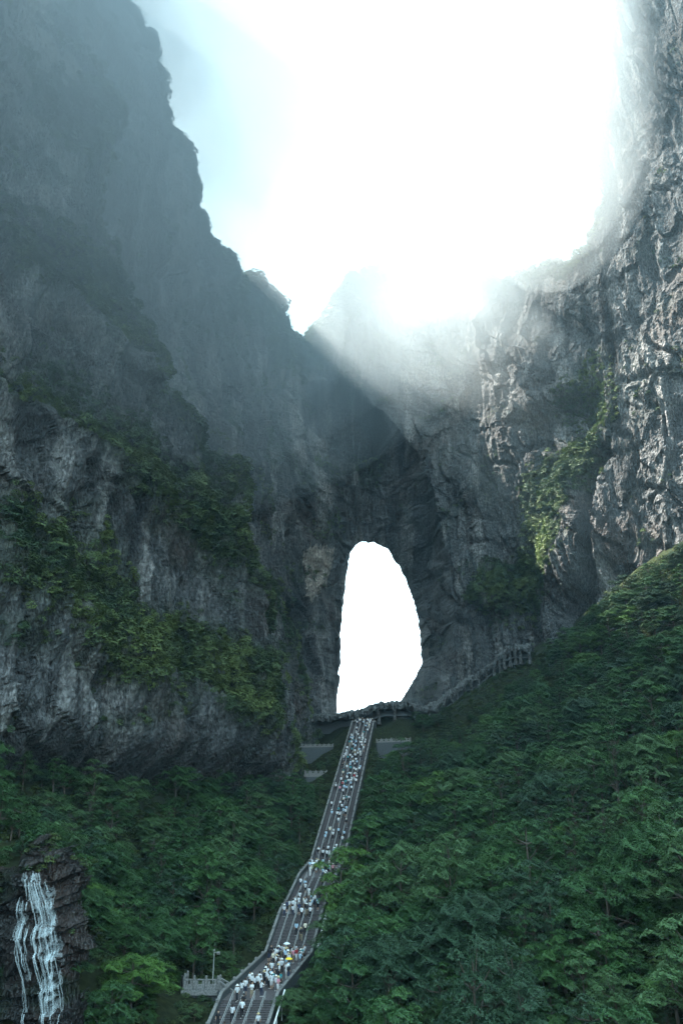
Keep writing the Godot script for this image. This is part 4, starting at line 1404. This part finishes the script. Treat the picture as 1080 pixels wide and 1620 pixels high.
func build_people() -> void:
	var hang := [Vector3(0.05, -0.28, 0.02), Vector3(0.0, -0.24, -0.06)]
	var poses := [
		{"legs": [[Vector3(0, -0.28, -0.27), Vector3(0, -0.36, 0.05)], [Vector3(0, -0.40, 0.03), Vector3(0, -0.40, 0.03)]], "lean": 0.2, "arms": [[Vector3(0.06, -0.26, 0.10), Vector3(0, -0.18, -0.16)], [Vector3(0.05, -0.25, -0.10), Vector3(-0.02, -0.10, -0.22)]]},
		{"legs": [[Vector3(0, -0.40, 0.03), Vector3(0, -0.40, 0.03)], [Vector3(0, -0.28, -0.27), Vector3(0, -0.36, 0.05)]], "lean": 0.16, "arms": [[Vector3(0.05, -0.25, -0.09), Vector3(-0.03, -0.06, -0.22)], [Vector3(0.07, -0.26, 0.09), Vector3(0, -0.20, -0.12)]]},
		{"legs": [[Vector3(0, -0.40, -0.01), Vector3(0, -0.40, 0.02)], [Vector3(0, -0.40, -0.03), Vector3(0, -0.40, 0.05)]], "arms": [hang, hang]},
		{"legs": [[Vector3(0, -0.40, -0.01), Vector3(0, -0.40, 0.02)], [Vector3(0, -0.39, -0.06), Vector3(0, -0.40, 0.04)]], "lean": 0.05, "long": false, "arms": [[Vector3(0.03, -0.26, -0.08), Vector3(-0.10, 0.06, -0.22)], [Vector3(0.03, -0.26, -0.08), Vector3(-0.10, 0.06, -0.22)]]},
		{"legs": [[Vector3(0, -0.40, -0.01), Vector3(0, -0.40, 0.02)], [Vector3(0, -0.38, -0.12), Vector3(0, -0.40, 0.05)]], "arms": [hang, [Vector3(0.12, -0.18, -0.16), Vector3(-0.03, 0.22, -0.08)]]},
	]
	var figs := []
	for p in poses: figs.append(figure(p))
	var skin := [mat(lin(0.42, 0.27, 0.19), 0.6), mat(lin(0.32, 0.20, 0.14), 0.6)]
	var hair := [mat(lin(0.012, 0.010, 0.010), 0.5), mat(lin(0.03, 0.02, 0.014), 0.5)]
	var shoe := [mat(lin(0.5, 0.5, 0.5), 0.6), mat(lin(0.03, 0.03, 0.03), 0.6)]
	var hats := {"white": mat(lin(0.65, 0.65, 0.62)), "straw": mat(lin(0.42, 0.33, 0.18)), "black": mat(lin(0.02, 0.02, 0.02))}
	var cloth := {}
	for e in SHIRTS + PANTS: cloth[e[0]] = mat(lin(e[1], e[2], e[3]), 0.9, 0.2)
	# where people gather: [from d, to d, from across, to across, how many, share facing down]
	var crowd := [[94, 102, -2.4, 2.4, 9, 0.4], [102.5, 109, -2.5, 2.6, 13, 0.3], [106, 114, -0.6, 2.6, 18, 0.3], [113, 118, -0.6, 1.6, 8, 0.3], [118, 124, -2.2, 2.6, 24, 0.3], [124, 132, 0.2, 2.4, 5, 0.2], [132, 140.5, -2.6, 2.5, 22, 0.3], [140.5, 148, -2.0, 2.0, 9, 0.2], [149, 163, -2.6, 2.2, 24, 0.3], [167, 171, -2.6, 2.2, 11, 0.1], [171, 190, -1.8, 2.4, 17, 0.1], [184, 197, -2.5, 1.6, 20, 0.1], [198, 211, -2.2, 2.6, 34, 0.1], [211, 226, -2.6, 2.4, 40, 0.1], [226, 237, -2.2, 2.6, 14, 0.1], [237, 245, -2.6, 2.6, 24, 0.3]]
	var r := RandomNumberGenerator.new()
	r.seed = 909
	var placed: Array[Vector2] = []
	var all := []
	for c in crowd:
		for n in c[4]:
			for attempt in 25:
				var d: float = r.randf_range(c[0], c[1]); var x: float = r.randf_range(c[2], c[3])
				for rail in [-1.8, -0.6, 0.6, 1.8]:
					if absf(x - rail) < 0.3: x = rail + 0.3 * (1.0 if x > rail else -1.0)
				var free := true
				for q in placed:
					if q.distance_squared_to(Vector2(x, d)) < 0.3: free = false
				if not free: continue
				placed.append(Vector2(x, d))
				all.append([d, x, r.randf() < c[5]])
				break
	all.sort_custom(func(a, b): return a[0] < b[0])
	var counts := {}
	var yellow_done := false
	for e in all:
		var d: float = e[0]
		var s := stair_at(d)
		var k := 0
		while k < STAIR.size() - 2 and d > STAIR[k + 1].z: k += 1
		var top := pick(SHIRTS, r); var bot := pick(PANTS, r)
		var which := r.randi() % 2 if not is_landing(k) else 2 + r.randi() % 3
		if not is_landing(k) and r.randf() < 0.25: which = 2 + r.randi() % 2
		var wear := r.randf()
		var hat := "" if wear > 0.3 else "white" if wear < 0.16 else "straw" if wear < 0.23 else "black"
		var lane: String = ["leftmost lane", "second lane", "middle lane", "fourth lane", "rightmost lane"][clampi(int((e[1] + 3.0) / 1.2), 0, 4)]
		var who := "person, %s shirt, %s%s, %s, %s" % [top[0], bot[0], ", " + hat + " hat" if hat else "", lane, FLIGHT_NAMES[k]]
		counts[who] = counts.get(who, 0) + 1
		var label := "%s, %s up" % [who, ordinal(counts[who])]
		var y := stair_surface(d)
		if which < 2: y += 0.03
		var turn: float = (PI if e[2] else 0.0) + r.randf_range(-0.5, 0.5) * (2.0 if is_landing(k) else 0.6)
		var o := thing("person", label, "person", W(s.x + e[1], y, d), turn, "visitors on the stairway")
		o.scale = Vector3.ONE * r.randf_range(0.94, 1.08)
		var f: Dictionary = figs[which]
		part("body", f.body, skin[r.randi() % 2], o)
		part("shirt", f.shirt, cloth[top[0]], o)
		part("trousers", f.trousers, cloth[bot[0]], o)
		part("shoes", f.shoes, shoe[r.randi() % 2], o)
		part("hair", f.long_hair if r.randf() < 0.4 else f.hair, hair[r.randi() % 2], o)
		if hat: part("sun_hat", f.sun_hat, hats[hat], o)
		if which == 4 and (r.randf() < 0.04 or (not yellow_done and d > 113.0)):
			var yellow: bool = not yellow_done and d > 113.0
			if yellow: yellow_done = true
			var cname := "yellow" if yellow else "white"
			var um := thing("umbrella", "%s sun umbrella over person in %s shirt, %s, %s" % [cname, top[0], lane, FLIGHT_NAMES[k]], "umbrella", o.to_global(f.hand), 0.0, "sun umbrellas on the stairway")
			var sh := Geo.new()
			sh.tube(PackedVector3Array([Vector3(0, -0.06, 0), Vector3(0, 0.62, 0)]), PackedFloat32Array([0.012, 0.008]), 6)
			part("shaft", sh.mesh(true), metal, um)
			var cg := Geo.new()
			lathe(cg, Vector3(0, 0.38, 0), [[0.0, 0.24], [0.2, 0.21], [0.38, 0.11], [0.48, 0.0], [0.475, -0.01], [0.36, 0.1], [0.0, 0.22]], 8)
			part("canopy", cg.mesh(), mat(lin(0.7, 0.5, 0.04) if yellow else lin(0.62, 0.66, 0.68), 0.8), um)
	print("people ", all.size())

# ---------------------------------------------------------------- cloud wrapped round the tops
func puff(parent: Node3D, at: Vector3, size: Vector3, density: float, turn := 0.0, tint := Color(0.93, 0.98, 1.0)) -> void:
	var f := FogVolume.new()
	f.name = "puff"
	f.shape = RenderingServer.FOG_VOLUME_SHAPE_ELLIPSOID
	f.size = size
	f.position = at
	f.rotation.z = turn
	var m := FogMaterial.new()
	m.density = density
	m.albedo = tint
	f.material = m
	f.set_meta("kind", "stuff")
	parent.add_child(f, true)

func build_clouds() -> void:
	var r := RandomNumberGenerator.new()
	r.seed = 17
	var bank := thing("cloud_bank", "bright white cloud pouring over the arch and the right cliff top", "cloud")
	bank.set_meta("kind", "stuff")
	var blue := Color(0.91, 0.97, 1.0)
	for e in [[Vector3(80, 255, 206), Vector3(76, 190, 70), 0.0045], [Vector3(84, 245, 204), Vector3(54, 150, 54), 0.0055], [Vector3(82, 285, 200), Vector3(70, 120, 60), 0.0060], [Vector3(52, 222, 250), Vector3(80, 80, 50), 0.0042], [Vector3(66, 214, 238), Vector3(60, 64, 44), 0.0052], [Vector3(44, 226, 262), Vector3(60, 50, 44), 0.0020]]:
		puff(bank, W(e[0].x, e[0].y, e[0].z), e[1], e[2], r.randf_range(-0.3, 0.3))
	for k in 14:
		var q := k / 13.0
		var c := Vector3(36, 210, 264).lerp(Vector3(84, 220, 212), q) + Vector3(r.randf_range(-6, 6), r.randf_range(-26, 26), r.randf_range(-8, 4))
		var s := r.randf_range(12, 26)
		puff(bank, W(c.x, c.y, c.z), Vector3(s * r.randf_range(1.0, 1.8), s * r.randf_range(0.6, 1.0), s), r.randf_range(0.006, 0.016), r.randf_range(-0.6, 0.6))
	var veil := thing("cloud_veil", "pale blue mist hanging in the canyon before the upper left cliff", "cloud")
	veil.set_meta("kind", "stuff")
	for k in 7:
		var q := k / 6.0
		puff(veil, W(-40 - 22 * q, 176 + 26 * q + r.randf_range(-6, 6), 132 - 18 * q), Vector3(210 - 70 * q, 236 - 84 * q, 270 - 100 * q), 0.00165, r.randf_range(-0.15, 0.15), blue)
	for k in 9:
		puff(veil, W(-58 + k * 6.5 + r.randf_range(-4, 4), 222 - k * 8.0 + r.randf_range(-8, 8), 145 + k * 11.0), Vector3(r.randf_range(14, 26), r.randf_range(26, 54), 20), r.randf_range(0.004, 0.010), r.randf_range(-0.3, 0.5), blue)
	var wisps := thing("cloud_wisps", "white mist drifting in front of the sunlit right cliff", "cloud")
	wisps.set_meta("kind", "stuff")
	puff(wisps, W(16, 208, 262), Vector3(110, 100, 60), 0.0016, -0.2, blue)
	puff(wisps, W(26, 212, 264), Vector3(90, 130, 50), 0.0014, 0.3, blue)
	for e in [[Vector3(44, 200, 254), Vector3(100, 96, 60)], [Vector3(50, 192, 250), Vector3(84, 110, 50)], [Vector3(38, 206, 258), Vector3(74, 120, 56)], [Vector3(58, 186, 244), Vector3(64, 124, 44)]]:
		puff(wisps, W(e[0].x, e[0].y, e[0].z), e[1], 0.0010, 0.3)
	for k in 8:
		puff(wisps, W(22 + k * 6.5 + r.randf_range(-4, 4), 184 - k * 2.5 + r.randf_range(-12, 12), 258 - k * 3.0), Vector3(r.randf_range(14, 26), r.randf_range(20, 40), 16), r.randf_range(0.004, 0.010), r.randf_range(0.2, 0.8))
	for e in [[Vector3(-60, 226, 168), Vector3(46, 70, 40), 0.007], [Vector3(-52, 204, 178), Vector3(40, 60, 36), 0.006], [Vector3(-43, 182, 196), Vector3(36, 50, 34), 0.005], [Vector3(-30, 178, 226), Vector3(40, 44, 34), 0.005]]:
		puff(veil, W(e[0].x, e[0].y, e[0].z), e[1], e[2], 0.4, blue)
